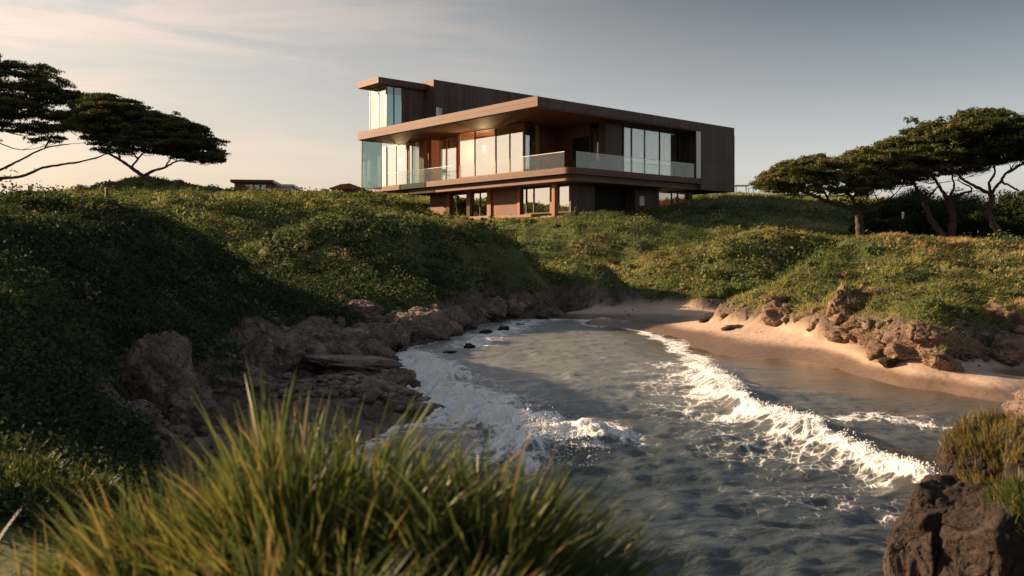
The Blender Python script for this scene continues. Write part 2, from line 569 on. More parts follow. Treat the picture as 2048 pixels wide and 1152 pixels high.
# cove sand
for px, py, z in ((1150, 622, 0.30), (1250, 612, 0.5), (1350, 611, 0.52), (1440, 612, 0.55), (1210, 640, 0.12), (1300, 655, 0.10), (1385, 692, 0.02), (1450, 650, 0.42), (1530, 662, 0.38), (1640, 682, 0.36),
                  (1500, 700, 0.10), (1640, 708, 0.12), (1750, 708, 0.36), (1760, 748, 0.10), (1860, 728, 0.37), (1900, 772, 0.10), (1950, 718, 0.40), (2048, 712, 0.42), (2048, 790, 0.10), (2250, 730, 0.4), (2250, 805, 0.08), (2600, 780, 0.4), (1830, 745, 0.26), (1960, 765, 0.24)):
    Y = (CAM_Z - z) * F / (py - HZ)
    cz((px - 1024) / F * Y, Y, z)
# shallow flat in front of the sand
for px, py, z in ((1450, 720, -0.07), (1600, 740, -0.10), (1750, 775, -0.10), (1900, 805, -0.12), (2048, 830, -0.12), (1600, 790, -0.25), (1800, 850, -0.35)):
    Y = (CAM_Z - z) * F / (py - HZ)
    cz((px - 1024) / F * Y, Y, z)
# the bluff the camera stands on
for a in ((0, 0, 1.45), (-1.5, 2, 1.45), (0.2, 2.6, 1.35), (-0.8, 3.6, 1.40), (-2.5, 3.5, 1.2), (0.9, 3.6, 0.9), (1.3, 2.6, 0.5), (0, 5.2, 0.55), (-2, 5.4, 0.9), (-4.2, 5.5, 1.0), (-4.5, 7.0, 1.15), (-3.0, 7.6, 0.6),
          (-1.5, 7.6, -0.2), (-6.0, 3.0, 1.2), (-6, -5, 1.5), (0, -6, 1.3), (-15, 0, 2.2), (-18, 10, 3.2), (-30, 8, 3.4), (-30, -10, 2.5), (-10, 6.5, 1.9)):
    cz(*a)
# rocky shoulder at the right edge of the frame
for a in ((4.6, 7.2, 0.75), (5.2, 6.6, 1.2), (6.2, 6.4, 1.5), (4.2, 6.0, 0.2), (5.2, 8.6, 0.0), (7.0, 8.4, 0.7), (9, 6, 1.2), (6, 3.5, -0.2), (8, 3.5, 0.3)):
    cz(*a)

CPA = np.array(CP, float)


def rbf_fit(p, soft=0.01, c=0.5):
    n = len(p)
    d = np.sqrt(((p[:, None, :2] - p[None, :, :2]) ** 2).sum(-1) + c * c)
    A = np.zeros((n + 3, n + 3))
    A[:n, :n] = -d - np.eye(n) * -soft
    A[:n, n] = 1
    A[:n, n + 1:] = p[:, :2]
    A[n, :n] = 1
    A[n + 1:, :n] = p[:, :2].T
    b = np.zeros(n + 3)
    b[:n] = p[:, 2]
    return np.linalg.solve(A, b)


RW = rbf_fit(CPA)


def base_h(x, y, c=0.5):
    x = np.asarray(x, float)
    y = np.asarray(y, float)
    xf, yf = x.ravel(), y.ravel()
    out = np.empty_like(xf)
    n = len(CPA)
    for i in range(0, len(xf), 20000):
        xs, ys = xf[i:i + 20000], yf[i:i + 20000]
        d = np.sqrt((xs[:, None] - CPA[None, :, 0]) ** 2 + (ys[:, None] - CPA[None, :, 1]) ** 2 + c * c)
        out[i:i + 20000] = -d @ RW[:n] + RW[n] + RW[n + 1] * xs + RW[n + 2] * ys
    out = out.reshape(x.shape)
    # far away the fit fades into a low plain
    far = np.maximum(sstep(112, 170, y), np.maximum(sstep(55, 90, np.abs(x)), sstep(-15, -40, y)))
    return out * (1 - far) + 3.5 * far


def spaced(stops):
    """grid lines from a list of (start, step) pairs, the last one closing the range"""
    r = []
    for (a, s), (b, _) in zip(stops[:-1], stops[1:]):
        r.append(np.arange(a, b - 1e-6, s))
    r.append([stops[-1][0]])
    return np.concatenate(r)


GX = spaced([(-900, 60), (-120, 6), (-48, 0.6), (-24, 0.25), (-9, 0.11), (3, 0.2), (15, 0.25), (24, 0.6), (48, 6), (120, 60), (900, 0)])
GY = spaced([(-300, 40), (-60, 6), (-6, 0.5), (2, 0.10), (32, 0.22), (50, 0.4), (84, 0.6), (114, 3), (180, 30), (1500, 0)])
XX, YY = np.meshgrid(GX, GY)
ZB = base_h(XX, YY)


def rightness(x, y):
    """0 on the left bank, 1 on the cove and headland side"""
    return sstep(0.0, 3.0, x - (y - 30) * 0.06 - 0.5)


RIGHT = rightness(XX, YY)
SAND = sstep(0.62, 0.46, ZB + 0.10 * fbm2(XX, YY, 0.9, 3, 2.0)) * sstep(1.5, 3.2, XX) * sstep(43.5, 41.5, YY) * sstep(14.2, 15.5, YY)
LOW = sstep(0.9, 0.45, ZB)
gy_, gx_ = np.gradient(ZB, GY, GX)
SLOPE = np.hypot(gx_, gy_)
rn = 0.35 * fbm2(XX, YY, 0.35, 3, 5.0)
ROCKM = np.maximum(sstep(0.70, 0.42, ZB + rn * 0.6) * (1 - SAND), sstep(0.42, 0.80, SLOPE + rn) * (sstep(0.95, 0.75, ZB + rn) * RIGHT + sstep(0.95, 0.7, ZB + rn) * (1 - RIGHT)))
SAND = SAND * (1 - sstep(0.42, 0.6, SLOPE))
ROCKM = np.maximum(ROCKM, RIGHT * (1 - SAND) * sstep(0.72, 0.58, ZB + 0.3 * rn))
ROCKM = np.clip(ROCKM, 0, 1) * sstep(50, 46, YY) * np.maximum(sstep(8.0, 10.0, YY), np.maximum(sstep(2, 3, XX), sstep(0.4, 0.1, ZB)))
VEG = np.clip(1 - ROCKM - SAND, 0, 1)
amp = np.clip(VEG, 0, 1) * sstep(0.6, 1.5, ZB)
near = sstep(4.5, 9, YY)
hh = ZB.copy()
hh += amp * near * (-0.24 * sstep(12, 20, YY) * (1 - 0.75 * RIGHT) + 0.13 * fbm2(XX, YY, 0.22, 3, 1.0) + 0.30 * (np.abs(fbm2(XX, YY, 0.62, 3, 4.0)) * -1.6 + 0.45))
hh += ROCKM * near * sstep(-0.4, 0.3, ZB) * (0.34 * np.abs(fbm2(XX, YY, 0.7, 3, 9.0)) - 0.16 * np.clip(0.10 - np.abs(fbm2(XX, YY, 1.1, 2, 29.0)), 0, 0.1) / 0.1 + 0.14 * fbm2(XX, YY, 2.0, 4, 3.0, 0.6))
hh += SAND * 0.025 * fbm2(XX, YY, 0.9, 3, 8.0)
# keep the ground off the house floors
beachback = sstep(34, 37, YY) * sstep(4, 6, XX)
hc = hh + 0.12 * fbm2(XX, YY, 0.5, 2, 44.0)
cl = sstep(0.46, 0.75, hc) * sstep(2.2, 1.0, hc) * sstep(8.5, 11, YY) * (1 - 0.75 * beachback)
hh += cl * np.where(RIGHT > 0.5, 0.40, 0.5) * (1 - SAND * 0.8)
ang = math.atan2(0.655, 0.756)
HV, HU = (cos(ang), sin(ang)), (-sin(ang), cos(ang))
HC = (1.63, 54.0)
lv = (XX - HC[0]) * HV[0] + (YY - HC[1]) * HV[1]
lu = (XX - HC[0]) * HU[0] + (YY - HC[1]) * HU[1]
inside = sstep(3.4, 4.4, lv) * sstep(22.5, 21.5, lv) * sstep(1.3, 2.0, lu) * sstep(21, 19.5, lu)
hh = hh * (1 - inside) + np.minimum(hh, 5.35) * inside
TZ = hh


def th(x, y):
    """terrain height by bilinear look-up"""
    x, y = np.asarray(x, float), np.asarray(y, float)
    i = np.clip(np.searchsorted(GX, x) - 1, 0, len(GX) - 2)
    j = np.clip(np.searchsorted(GY, y) - 1, 0, len(GY) - 2)
    fx = (x - GX[i]) / (GX[i + 1] - GX[i])
    fy = (y - GY[j]) / (GY[j + 1] - GY[j])
    return (TZ[j, i] * (1 - fx) + TZ[j, i + 1] * fx) * (1 - fy) + (TZ[j + 1, i] * (1 - fx) + TZ[j + 1, i + 1] * fx) * fy


def tmask(A, x, y):
    i = np.clip(np.searchsorted(GX, x) - 1, 0, len(GX) - 1)
    j = np.clip(np.searchsorted(GY, y) - 1, 0, len(GY) - 1)
    return A[j, i]


def grid_faces(nx, ny):
    i = np.arange(nx - 1)
    j = np.arange(ny - 1)
    I, J = np.meshgrid(i, j)
    a = (J * nx + I).ravel()
    return np.stack([a, a + 1, a + nx + 1, a + nx], 1)


def terrain_mat():
    m, t = new_mat('hillside')
    g = t.add('ShaderNodeNewGeometry').outputs['Position']
    sand = t.add('ShaderNodeAttribute', attribute_name='sand').outputs['Fac']
    rock = t.add('ShaderNodeAttribute', attribute_name='rock').outputs['Fac']
    z = t.add('ShaderNodeSeparateXYZ', {0: g}).outputs[2]
    n1 = t.noise(g, 0.6, 6, 0.6)
    n2 = t.noise(g, 6.0, 6, 0.65)
    soil = t.ramp(t.math('ADD', t.math('MULTIPLY', n1, 0.6), t.math('MULTIPLY', n2, 0.4)), [(0.35, (0.030, 0.042, 0.014)), (0.52, (0.075, 0.090, 0.028)), (0.68, (0.15, 0.125, 0.055))])
    st = t.noise(g, 2.2, 8, 0.7, 0.4)
    fr1 = t.math('ABSOLUTE', t.math('SUBTRACT', t.noise(g, 1.7, 4, 0.6, 0.9), 0.5))
    crack = t.maprange(fr1, -0.01, 0.03)
    rk = t.ramp(t.math('ADD', t.math('MULTIPLY', st, 0.5), t.math('MULTIPLY', n2, 0.5)), [(0.36, (0.05, 0.034, 0.027)), (0.54, (0.14, 0.096, 0.076)), (0.70, (0.25, 0.185, 0.15))])
    rk = t.mix(crack, (0.03, 0.022, 0.018), rk)
    st = t.math('ADD', st, t.math('MULTIPLY', crack, 0.5))
    ns = t.noise(g, 1.2, 5, 0.6)
    ng = t.noise(g, 60, 3, 0.7)
    dry = t.mix(ns, (0.40, 0.29, 0.225), (0.52, 0.395, 0.315))
    dry = t.mix(t.math('MULTIPLY', ng, 0.35), dry, (0.30, 0.20, 0.14))
    wet = t.maprange(t.math('ADD', z, t.math('MULTIPLY', t.math('SUBTRACT', ns, 0.5), 0.10)), 0.27, 0.13)
    sc = t.mix(wet, dry, (0.165, 0.112, 0.078))
    c = t.mix(rock, soil, rk)
    c = t.mix(sand, c, sc)
    p = t.add('ShaderNodeBsdfPrincipled', {'Base Color': c, 'Specular IOR Level': 0.3})
    t.set(p, 'Roughness', t.math('SUBTRACT', 0.92, t.math('MULTIPLY', t.math('MULTIPLY', wet, sand), 0.62)))
    hgt = t.mix(sand, t.math('ADD', n2, st), t.math('ADD', t.math('MULTIPLY', t.noise(g, 5.0, 4, 0.5), 0.6), t.math('MULTIPLY', ng, 0.08)))
    t.set(p, 'Normal', bump(t, hgt, 0.7, 0.08))
    finish(t, p)
    return m


terr = mesh_np('terrain', np.stack([XX.ravel(), YY.ravel(), TZ.ravel()], 1), grid_faces(len(GX), len(GY)), terrain_mat(),
               attrs={'sand': SAND.ravel(), 'rock': ROCKM.ravel()})
tag(terr, kind='structure')


# ------------------------------------------------------------------ sea
def polydist(x, y, pts):
    """distance to a polyline, signed side, and position along it 0..1"""
    best = np.full(x.shape, 1e9)
    side = np.zeros(x.shape)
    tt = np.zeros(x.shape)
    L = [0]
    for a, b in zip(pts[:-1], pts[1:]):
        L.append(L[-1] + math.hypot(b[0] - a[0], b[1] - a[1]))
    for k, (a, b) in enumerate(zip(pts[:-1], pts[1:])):
        dx, dy = b[0] - a[0], b[1] - a[1]
        l2 = dx * dx + dy * dy
        t = np.clip(((x - a[0]) * dx + (y - a[1]) * dy) / l2, 0, 1)
        qx, qy = a[0] + t * dx, a[1] + t * dy
        d = np.hypot(x - qx, y - qy)
        s = np.sign(dx * (y - a[1]) - dy * (x - a[0]))
        u = d < best
        best = np.where(u, d, best)
        side = np.where(u, s, side)
        tt = np.where(u, (L[k] + t * math.sqrt(l2)) / L[-1], tt)
    return best, side, tt


def W0(px, py):
    Y = CAM_Z * F / (py - HZ)
    return ((px - 1024) / F * Y, Y)


CREST = [W0(1395, 705), W0(1425, 765), W0(1500, 830), W0(1600, 872), W0(1690, 908), W0(1770, 945), W0(1880, 990), W0(2000, 1035)]
SURF = [W0(800, 705), W0(850, 725), W0(868, 770), W0(915, 800), W0(965, 840), W0(1050, 870), W0(1110, 895), W0(1170, 925)]
THIN = [W0(940, 690), W0(1000, 662), W0(1060, 642), W0(1130, 632), W0(1220, 645)]
THIN2 = [W0(1225, 650), W0(1290, 665), W0(1350, 680), W0(1395, 715)]
THIN3 = [W0(1560, 845), W0(1760, 830), W0(1900, 850), W0(2048, 870)]
THIN4 = [W0(1380, 705), W0(1400, 730), W0(1450, 790)]

SX = spaced([(-400, 60), (-40, 4), (-8, 0.5), (-6, 0.055), (8.5, 0.12), (14, 0.4), (30, 4), (60, 60), (400, 0)])
sy = [5.0]
while sy[-1] < 44:
    sy.append(sy[-1] + max(0.03, 0.0040 * sy[-1]))
SY = np.concatenate([np.arange(-200, -8, 24), np.arange(-8, 5, 0.5), sy, [46, 60]])
SXX, SYY = np.meshgrid(SX, SY)
TD = th(SXX, SYY)                                   # bed height
DEPTH = np.clip(-TD, 0, 3)
deep = sstep(0.12, 0.75, DEPTH)


def sea_height(x, y, deep):
    wx = x + 0.35 * fbm2(x, y, 0.5, 2, 21.0)
    wy = y + 0.45 * fbm2(x, y, 0.45, 2, 31.0)
    h = np.zeros_like(x)
    for (kx, ky, a, ph) in ((0.5, 3.1, 0.030, 0.3), (-0.9, 4.6, 0.022, 1.7), (1.4, 2.2, 0.022, 4.1), (0.2, 1.3, 0.035, 2.6)):
        s = 0.5 + 0.5 * np.sin(kx * wx + ky * wy + ph + 1.2 * fbm2(x, y, 0.35, 2, ph))
        h += a * (2 * s ** 1.6 - 0.9)
    ch = 1 - np.abs(fbm(np.stack([wx * 0.95, wy * 1.9, np.full_like(x, 3.3)], -1), 4, 0.5))
    h *= 0.95
    h += 0.11 * (ch ** 2 - 0.62)
    h += 0.042 * fbm(np.stack([x * 2.6, y * 4.4, np.full_like(x, 7.7)], -1), 3, 0.55)
    return 1.15 * h * (0.12 + 0.88 * deep) * (1 - 0.55 * sstep(12, 22, y))


H0 = sea_height(SXX, SYY, deep)
FOAM = np.zeros_like(H0)
# breaking wave on the right: steep clean back on the far side, white water spilling to the near side
d, s, t = polydist(SXX + 0.28 * fbm2(SXX, SYY, 0.8, 3, 41.0), SYY + 0.28 * fbm2(SXX, SYY, 0.8, 3, 43.0), CREST)
env = sstep(0.08, 0.45, t) * sstep(1.0, 0.92, t)
nside = s < 0
front = np.where(nside, 0.0, 1.0)               # decided below
SIDE_NEAR = -1 if polydist(np.array([W0(1600, 900)[0]]), np.array([W0(1600, 900)[1]]), CREST)[1][0] < 0 else 1
nearside = (s == SIDE_NEAR)
lump = fbm(np.stack([SXX * 3.0, SYY * 3.0, np.full_like(SXX, 1.1)], -1), 4, 0.6)
wh = np.where(nearside, np.exp(-(d / 0.42) ** 2), np.exp(-(d / 0.62) ** 2))
H0 += env * 0.27 * wh * (1 + 0.35 * fbm2(SXX, SYY, 1.1, 2, 77.0))
wid = 1.0 + 1.0 * sstep(0.0, 0.35, t) * (1 + 0.5 * fbm2(SXX, SYY, 0.6, 2, 12.0))
pz = 0.75 + 0.5 * fbm2(SXX, SYY, 1.0, 3, 15.0)
f = np.where(nearside, np.maximum(np.clip(1.15 - d / 0.46, 0, 1), pz * 0.85 * np.clip(1.0 - d / wid * 0.55, 0, 1)), np.clip(1.0 - d / 0.12, 0, 1))
f *= sstep(-0.02, 0.06, t) * sstep(1.02, 0.95, t)
FOAM = np.maximum(FOAM, f)
H0 += np.where(nearside, 1, 0.3) * sstep(0.35, 0.9, f) * (0.075 * lump + 0.035 * np.abs(fbm(np.stack([SXX * 9, SYY * 9, np.full_like(SXX, 5.5)], -1), 2))) * sstep(0.1, 0.3, t)
# surf against the left rocks
d2, s2, t2 = polydist(SXX + 0.35 * fbm2(SXX, SYY, 0.7, 3, 51.0), SYY + 0.5 * fbm2(SXX, SYY, 0.7, 3, 53.0), SURF)
w2 = 0.75 + 0.65 * sstep(0.1, 0.5, t2)
f2 = np.clip(1.25 - d2 / w2 * 0.72, 0, 1) * (0.85 + 0.4 * fbm2(SXX, SYY, 1.1, 3, 16.0)) * sstep(1.02, 0.93, t2)
FOAM = np.maximum(FOAM, f2)
H0 += sstep(0.3, 1.0, f2) * (0.17 * sstep(0.05, 0.35, t2) * (0.4 + 1.3 * np.clip(lump + 0.25, 0, 1)) + 0.08 * lump + 0.06 * np.abs(fbm(np.stack([SXX * 8, SYY * 8, np.full_like(SXX, 2.5)], -1), 3)))
for pl, wd, am in ((THIN, 1.6, 0.72), (THIN2, 0.5, 0.8), (THIN3, 0.8, 0.62), (THIN4, 0.5, 0.9)):
    d3, s3, t3 = polydist(SXX + 0.5 * fbm2(SXX, SYY, 0.6, 3, 61.0), SYY + 0.6 * fbm2(SXX, SYY, 0.6, 3, 63.0), pl)
    FOAM = np.maximum(FOAM, am * np.clip(1.2 - d3 / wd, 0, 1))
# foam line along every shore
shore = sstep(0.30, 0.0, DEPTH) * sstep(4.2, 3.0, SXX - (SYY - 30) * 0.1)
FOAM = np.maximum(FOAM, 0.72 * shore * sstep(9, 12, SYY))
SHAL = np.exp(-DEPTH / 0.38) * sstep(2.5, 4.0, SXX)


def sea_mat():
    m, t = new_mat('sea_water')
    g = t.add('ShaderNodeNewGeometry').outputs['Position']
    foam = t.add('ShaderNodeAttribute', attribute_name='foam').outputs['Fac']
    shal = t.add('ShaderNodeAttribute', attribute_name='shallow').outputs['Fac']
    g2 = t.add('ShaderNodeMapping', {'Vector': g, 'Scale': (1, 1, 0.35)}).outputs[0]
    warp = t.mix(0.12, g2, t.add('ShaderNodeTexNoise', {'Vector': g2, 'Scale': 1.6, 'Detail': 4}).outputs[1])
    vo = t.add('ShaderNodeTexVoronoi', {'Vector': warp, 'Scale': 3.2}, feature='DISTANCE_TO_EDGE').outputs[0]
    vo2 = t.add('ShaderNodeTexVoronoi', {'Vector': warp, 'Scale': 9.0}, feature='DISTANCE_TO_EDGE').outputs[0]
    lace = t.math('ADD', t.math('MULTIPLY', t.maprange(vo, 0.22, 0.0), 0.6), t.math('MULTIPLY', t.maprange(vo2, 0.16, 0.0), 0.4))
    n = t.noise(g2, 2.2, 7, 0.65, 0.4)
    pat = t.math('ADD', t.math('MULTIPLY', lace, 0.35), t.math('MULTIPLY', n, 0.75))
    th_ = t.math('SUBTRACT', 0.98, t.math('MULTIPLY', foam, 0.86))
    fm = t.math('MULTIPLY', t.maprange(t.math('SUBTRACT', pat, th_), -0.08, 0.24), t.maprange(foam, 0.03, 0.2))
    deepc = t.mix(t.noise(g, 0.4, 3), (0.030, 0.042, 0.043), (0.055, 0.069, 0.067))
    far_pale = t.math('MULTIPLY', t.maprange(t.add('ShaderNodeSeparateXYZ', {0: g}).outputs[1], 10.5, 20), t.maprange(t.noise(g, 0.7, 4), 0.2, 0.7, 0.6, 1.0))  # bright sky reflection of the far water put into its base colour
    deepc = t.mix(far_pale, deepc, (0.19, 0.20, 0.19))
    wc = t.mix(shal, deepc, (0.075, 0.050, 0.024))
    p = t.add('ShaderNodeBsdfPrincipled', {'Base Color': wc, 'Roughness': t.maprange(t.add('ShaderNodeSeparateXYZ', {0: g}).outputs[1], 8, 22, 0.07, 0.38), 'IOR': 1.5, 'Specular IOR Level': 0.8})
    rl = p.inputs['Roughness'].links[0].from_socket
    t.set(p, 'Roughness', t.math('MULTIPLY', rl, t.math('SUBTRACT', 1.0, t.math('MULTIPLY', shal, 0.85))))
    r1 = t.noise(t.add('ShaderNodeMapping', {'Vector': g, 'Scale': (2.0, 4.5, 1)}).outputs[0], 2.4, 5, 0.6)
    t.set(p, 'Normal', bump(t, t.math('ADD', r1, t.math('MULTIPLY', t.noise(t.add('ShaderNodeMapping', {'Vector': g, 'Scale': (3.0, 7.0, 1)}).outputs[0], 2.6, 4, 0.6), 0.5)), 0.5, 0.06))
    bn = p.inputs['Normal'].links[0].from_node
    t.set(bn, 'Strength', t.math('SUBTRACT', 0.5, t.math('MULTIPLY', shal, 0.42)))
    fc = t.mix(t.noise(g, 9, 5, 0.7), (0.72, 0.74, 0.74), (0.92, 0.92, 0.90))
    pf = t.add('ShaderNodeBsdfPrincipled', {'Base Color': fc, 'Roughness': 0.85, 'Specular IOR Level': 0.2, 'Subsurface Weight': 0.0})
    t.set(pf, 'Normal', bump(t, t.math('ADD', t.noise(g, 14, 6, 0.7), lace), 0.8, 0.05))
    mx = t.add('ShaderNodeMixShader', {0: fm, 1: p.outputs[0], 2: pf.outputs[0]})
    finish(t, mx)
    return m


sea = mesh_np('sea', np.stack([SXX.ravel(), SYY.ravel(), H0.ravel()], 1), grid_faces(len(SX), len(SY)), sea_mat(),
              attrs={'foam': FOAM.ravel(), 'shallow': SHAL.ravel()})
tag(sea, kind='structure')


def sh(x, y):
    i = np.clip(np.searchsorted(SX, x) - 1, 0, len(SX) - 1)
    j = np.clip(np.searchsorted(SY, y) - 1, 0, len(SY) - 1)
    return H0[j, i]


# thrown spray and froth clots along both breakers
def ico(sub):
    import bmesh
    bm = bmesh.new()
    bmesh.ops.create_icosphere(bm, subdivisions=sub, radius=1.0)
    bm.verts.ensure_lookup_table()
    v = np.array([x.co[:] for x in bm.verts])
    f = np.array([[x.index for x in fc.verts] for fc in bm.faces])
    bm.free()
    return v, f


def scatter_shapes(v0, f0, pos, scale, seed=1, flat=1.0):
    n = len(pos)
    rng = np.random.default_rng(seed)
    a = rng.uniform(0, 2 * pi, n)
    ca, sa = np.cos(a), np.sin(a)
    s = np.asarray(scale)
    s = s[:, None] * rng.uniform(0.65, 1.35, (n, 3))
    s[:, 2] *= flat
    vv = v0[None] * s[:, None, :]
    x = vv[..., 0] * ca[:, None] - vv[..., 1] * sa[:, None]
    y = vv[..., 0] * sa[:, None] + vv[..., 1] * ca[:, None]
    out = np.stack([x, y, vv[..., 2]], -1) + pos[:, None, :]
    f = f0[None] + (np.arange(n) * len(v0))[:, None, None]
    return out.reshape(-1, 3), f.reshape(-1, f0.shape[1])


def spray():
    v0, f0 = ico(1)
    pos, sc = [], []
    for pl, n, hgt, off, t0 in ((CREST, 3200, 0.17, 0.10, 0.22), (SURF, 5200, 0.26, 0.22, 0.05)):
        pts = np.array(pl)
        seg = np.linalg.norm(np.diff(pts, axis=0), axis=1)
        L = np.concatenate([[0], np.cumsum(seg)]) / seg.sum()
        u = RNG.uniform(t0, 0.99, n)
        x = np.interp(u, L, pts[:, 0]) + RNG.normal(0, off, n)
        y = np.interp(u, L, pts[:, 1]) + RNG.normal(0, off, n)
        x -= 0.28 * fbm2(x, y, 0.8, 3, 41.0)
        y -= 0.28 * fbm2(x, y, 0.8, 3, 43.0)
        burst = np.clip(fbm2(x, y, 1.3, 3, 91.0) + 0.15, 0, 1) * 2
        z = sh(x, y) + RNG.exponential(0.30, n) * hgt * burst
        pos.append(np.stack([x, y, z], 1))
        sc.append(RNG.uniform(0.004, 0.013, n) * (1.25 - np.clip(z - sh(x, y), 0, 0.4) * 2))
    pos = np.concatenate(pos)
    sc = np.clip(np.concatenate(sc), 0.003, 0.02)
    v, f = scatter_shapes(v0, f0, pos, sc, 3)
    o = mesh_np('sea_spray', v, f, plain('spray_white', (0.80, 0.81, 0.80), 0.6, var=0.04))
    tag(o, 'white spray thrown up along the breaking waves', 'spray', kind='stuff')


spray()

# ------------------------------------------------------------------ rocks
ICO5 = ico(6)
ICO4 = ico(5)
ICO3 = ico(3)


def rock_shape(seed, planes=16, rough=0.16, base=ICO5, boxy=0.35):
    v0, f0 = base
    rng = np.random.default_rng(seed)
    off = rng.uniform(0, 50, 3)
    dirs = v0 + 0.07 * np.stack([fbm(v0 * 2.2 + off + k * 9, 3) for k in range(3)], -1)
    r = np.zeros(len(v0))
    for k in range(4):
        n = rng.normal(size=(planes, 3))
        n /= np.linalg.norm(n, axis=1)[:, None]
        dd = rng.uniform(0.45, 0.95, planes)
        c = rng.normal(size=3) * (0.0 if k == 0 else 0.22)
        dd = np.maximum(dd + n @ c, 0.12)
        q = dirs @ n.T
        rk = np.min(np.where(q > 0.05, dd / np.maximum(q, 0.05), 9), axis=1)
        r = np.maximum(r, np.minimum(rk, 1.3))
    p = v0 * r[:, None]
    led = np.abs(fbm(p * np.array([1.5, 1.5, 4.0]) + off, 3))
    cell = np.abs(fbm(p * 2.2 + off * 2, 2))
    cell2 = np.abs(fbm(p * 5.0 + off * 3, 2))
    r2 = r * (1 + rough * (0.5 * led - 0.55 * np.clip(0.12 - cell, 0, 1) / 0.12 - 0.25 * np.clip(0.10 - cell2, 0, 1) / 0.10 + 0.22 * fbm(p * 9 + off, 3, 0.6)))
    v = v0 * r2[:, None]
    lo, hi = v.min(0), v.max(0)
    return (v - (lo + hi) / 2) / ((hi - lo) / 2), f0


NR = 0


def rock(px, py, Y, w, h, label, mat='rock_l', name='rock_outcrop', planes=18, rough=0.20, dy=0.9, group=None, tilt=0.0, base=None, sink=True, cat='rock', fwd=0.0):
    """a boulder or outcrop; w, h its size and px, py its middle as surveyed on the photo"""
    global NR
    NR += 1
    Y -= fwd
    c = P(px, py, Y)
    sx, sz = w / 2 / F * Y, h / 2 / F * Y
    v, f = rock_shape(100 + NR * 7, planes, rough, base or (ICO5 if w > 60 else ICO4))
    v = v * np.array([sx, sx * dy, sz]) * 1.08
    ca, sa = cos(tilt), sin(tilt)
    v = np.stack([v[:, 0] * ca + v[:, 2] * sa, v[:, 1], -v[:, 0] * sa + v[:, 2] * ca], 1)
    if sink:
        # bottom reaches into the ground it stands on
        g = min(float(th(c[0], c[1])), c[2])
        low = g - 0.25 - c[2]
        bot = v[:, 2] < 0
        k = max(1.0, low / min(v[:, 2].min(), -1e-3))
        v[bot, 2] *= k
    o = mesh_np(name, v, f, M[mat])
    o.location = [float(a) for a in c]
    tag(o, label, cat, group)
    return o


LEFT_G = 'rock outcrops along the left bank'
for a in [
    (318, 765, 13.6, 170, 200, 'tall cracked grey-pink rock face rising from dark scrub on the near left slope', 0.30),
    (215, 850, 11.6, 300, 110, 'long low grey slab of rock above the small grass mound at lower left', 0.10),
    (60, 868, 10.2, 170, 90, 'dark low rock at the left edge above the small grass mound', 0.0),
    (395, 830, 12.6, 120, 110, 'dark rock at the foot of the tall rock face beside the big grass tussock', 0.2),
    (545, 695, 21.0, 140, 120, 'pale upright rock nearest the grass tussock on the left bank', 0.15),
    (655, 690, 22.6, 150, 95, 'broad weathered rock shelf in the middle of the left bank', 0.2),
    (745, 715, 23.2, 120, 70, 'pinkish rock ledge sloping to the white surf', 0.25),
    (705, 735, 20.4, 190, 46, 'low flat ledge beside the small still pool', 0.12),
    (795, 765, 18.6, 90, 62, 'dark wet rock at the tip of the point beside the surf', 0.2),
    (790, 812, 16.6, 120, 50, 'low brown rock just behind the tussock tips on the point', 0.05),
    (855, 826, 15.7, 90, 36, 'low dark rock awash in foam behind the tussock', 0.1),
    (700, 645, 27.2, 120, 90, 'rugged grey rock under the middle hill scrub', 0.1),
    (785, 662, 28.6, 90, 80, 'split brown rock between scrub and surf', 0.2),
    (838, 668, 29.4, 80, 66, 'rounded brown rock beside the upper surf', 0.1),
    (902, 645, 32.0, 84, 66, 'blocky red-brown rock at the foot of the dark scrub', 0.1),
    (610, 655, 24.8, 110, 80, 'rough rock patch showing through scrub above the broad shelf', 0.15),
    (975, 620, 35.6, 74, 52, 'smooth rounded boulder left of the far foam', 0.0),
    (1030, 608, 37.8, 90, 50, 'large pale boulder at the foot of the middle hill', 0.0),
    (1085, 604, 39.6, 70, 46, 'grey boulder at the head of the inlet', 0.0),
    (1140, 604, 41.0, 62, 34, 'brown boulder where the dark scrub meets the sand', 0.0),
    (1188, 606, 42.0, 54, 24, 'low boulder at the left end of the beach', 0.0),
]:
    rock(*a[:6], tilt=a[6], group=LEFT_G, fwd=0.5)
for a in [
    (1245, 604, 41.0, 70, 24, 'low sunlit rock at the back of the beach under the gully', 'rock_r'),
    (1310, 598, 40.0, 74, 34, 'sunlit jagged rock at the back of the beach left of the bush', 'rock_r'),
    (1365, 598, 39.4, 76, 44, 'tall sunlit rock at the middle of the beach back', 'rock_r'),
    (1415, 602, 38.8, 60, 36, 'sunlit rock against the round bush at the beach back', 'rock_r'),
]:
    rock(*a[:6], mat=a[6], group='rocks at the back of the beach', rough=0.26)
HEAD = []
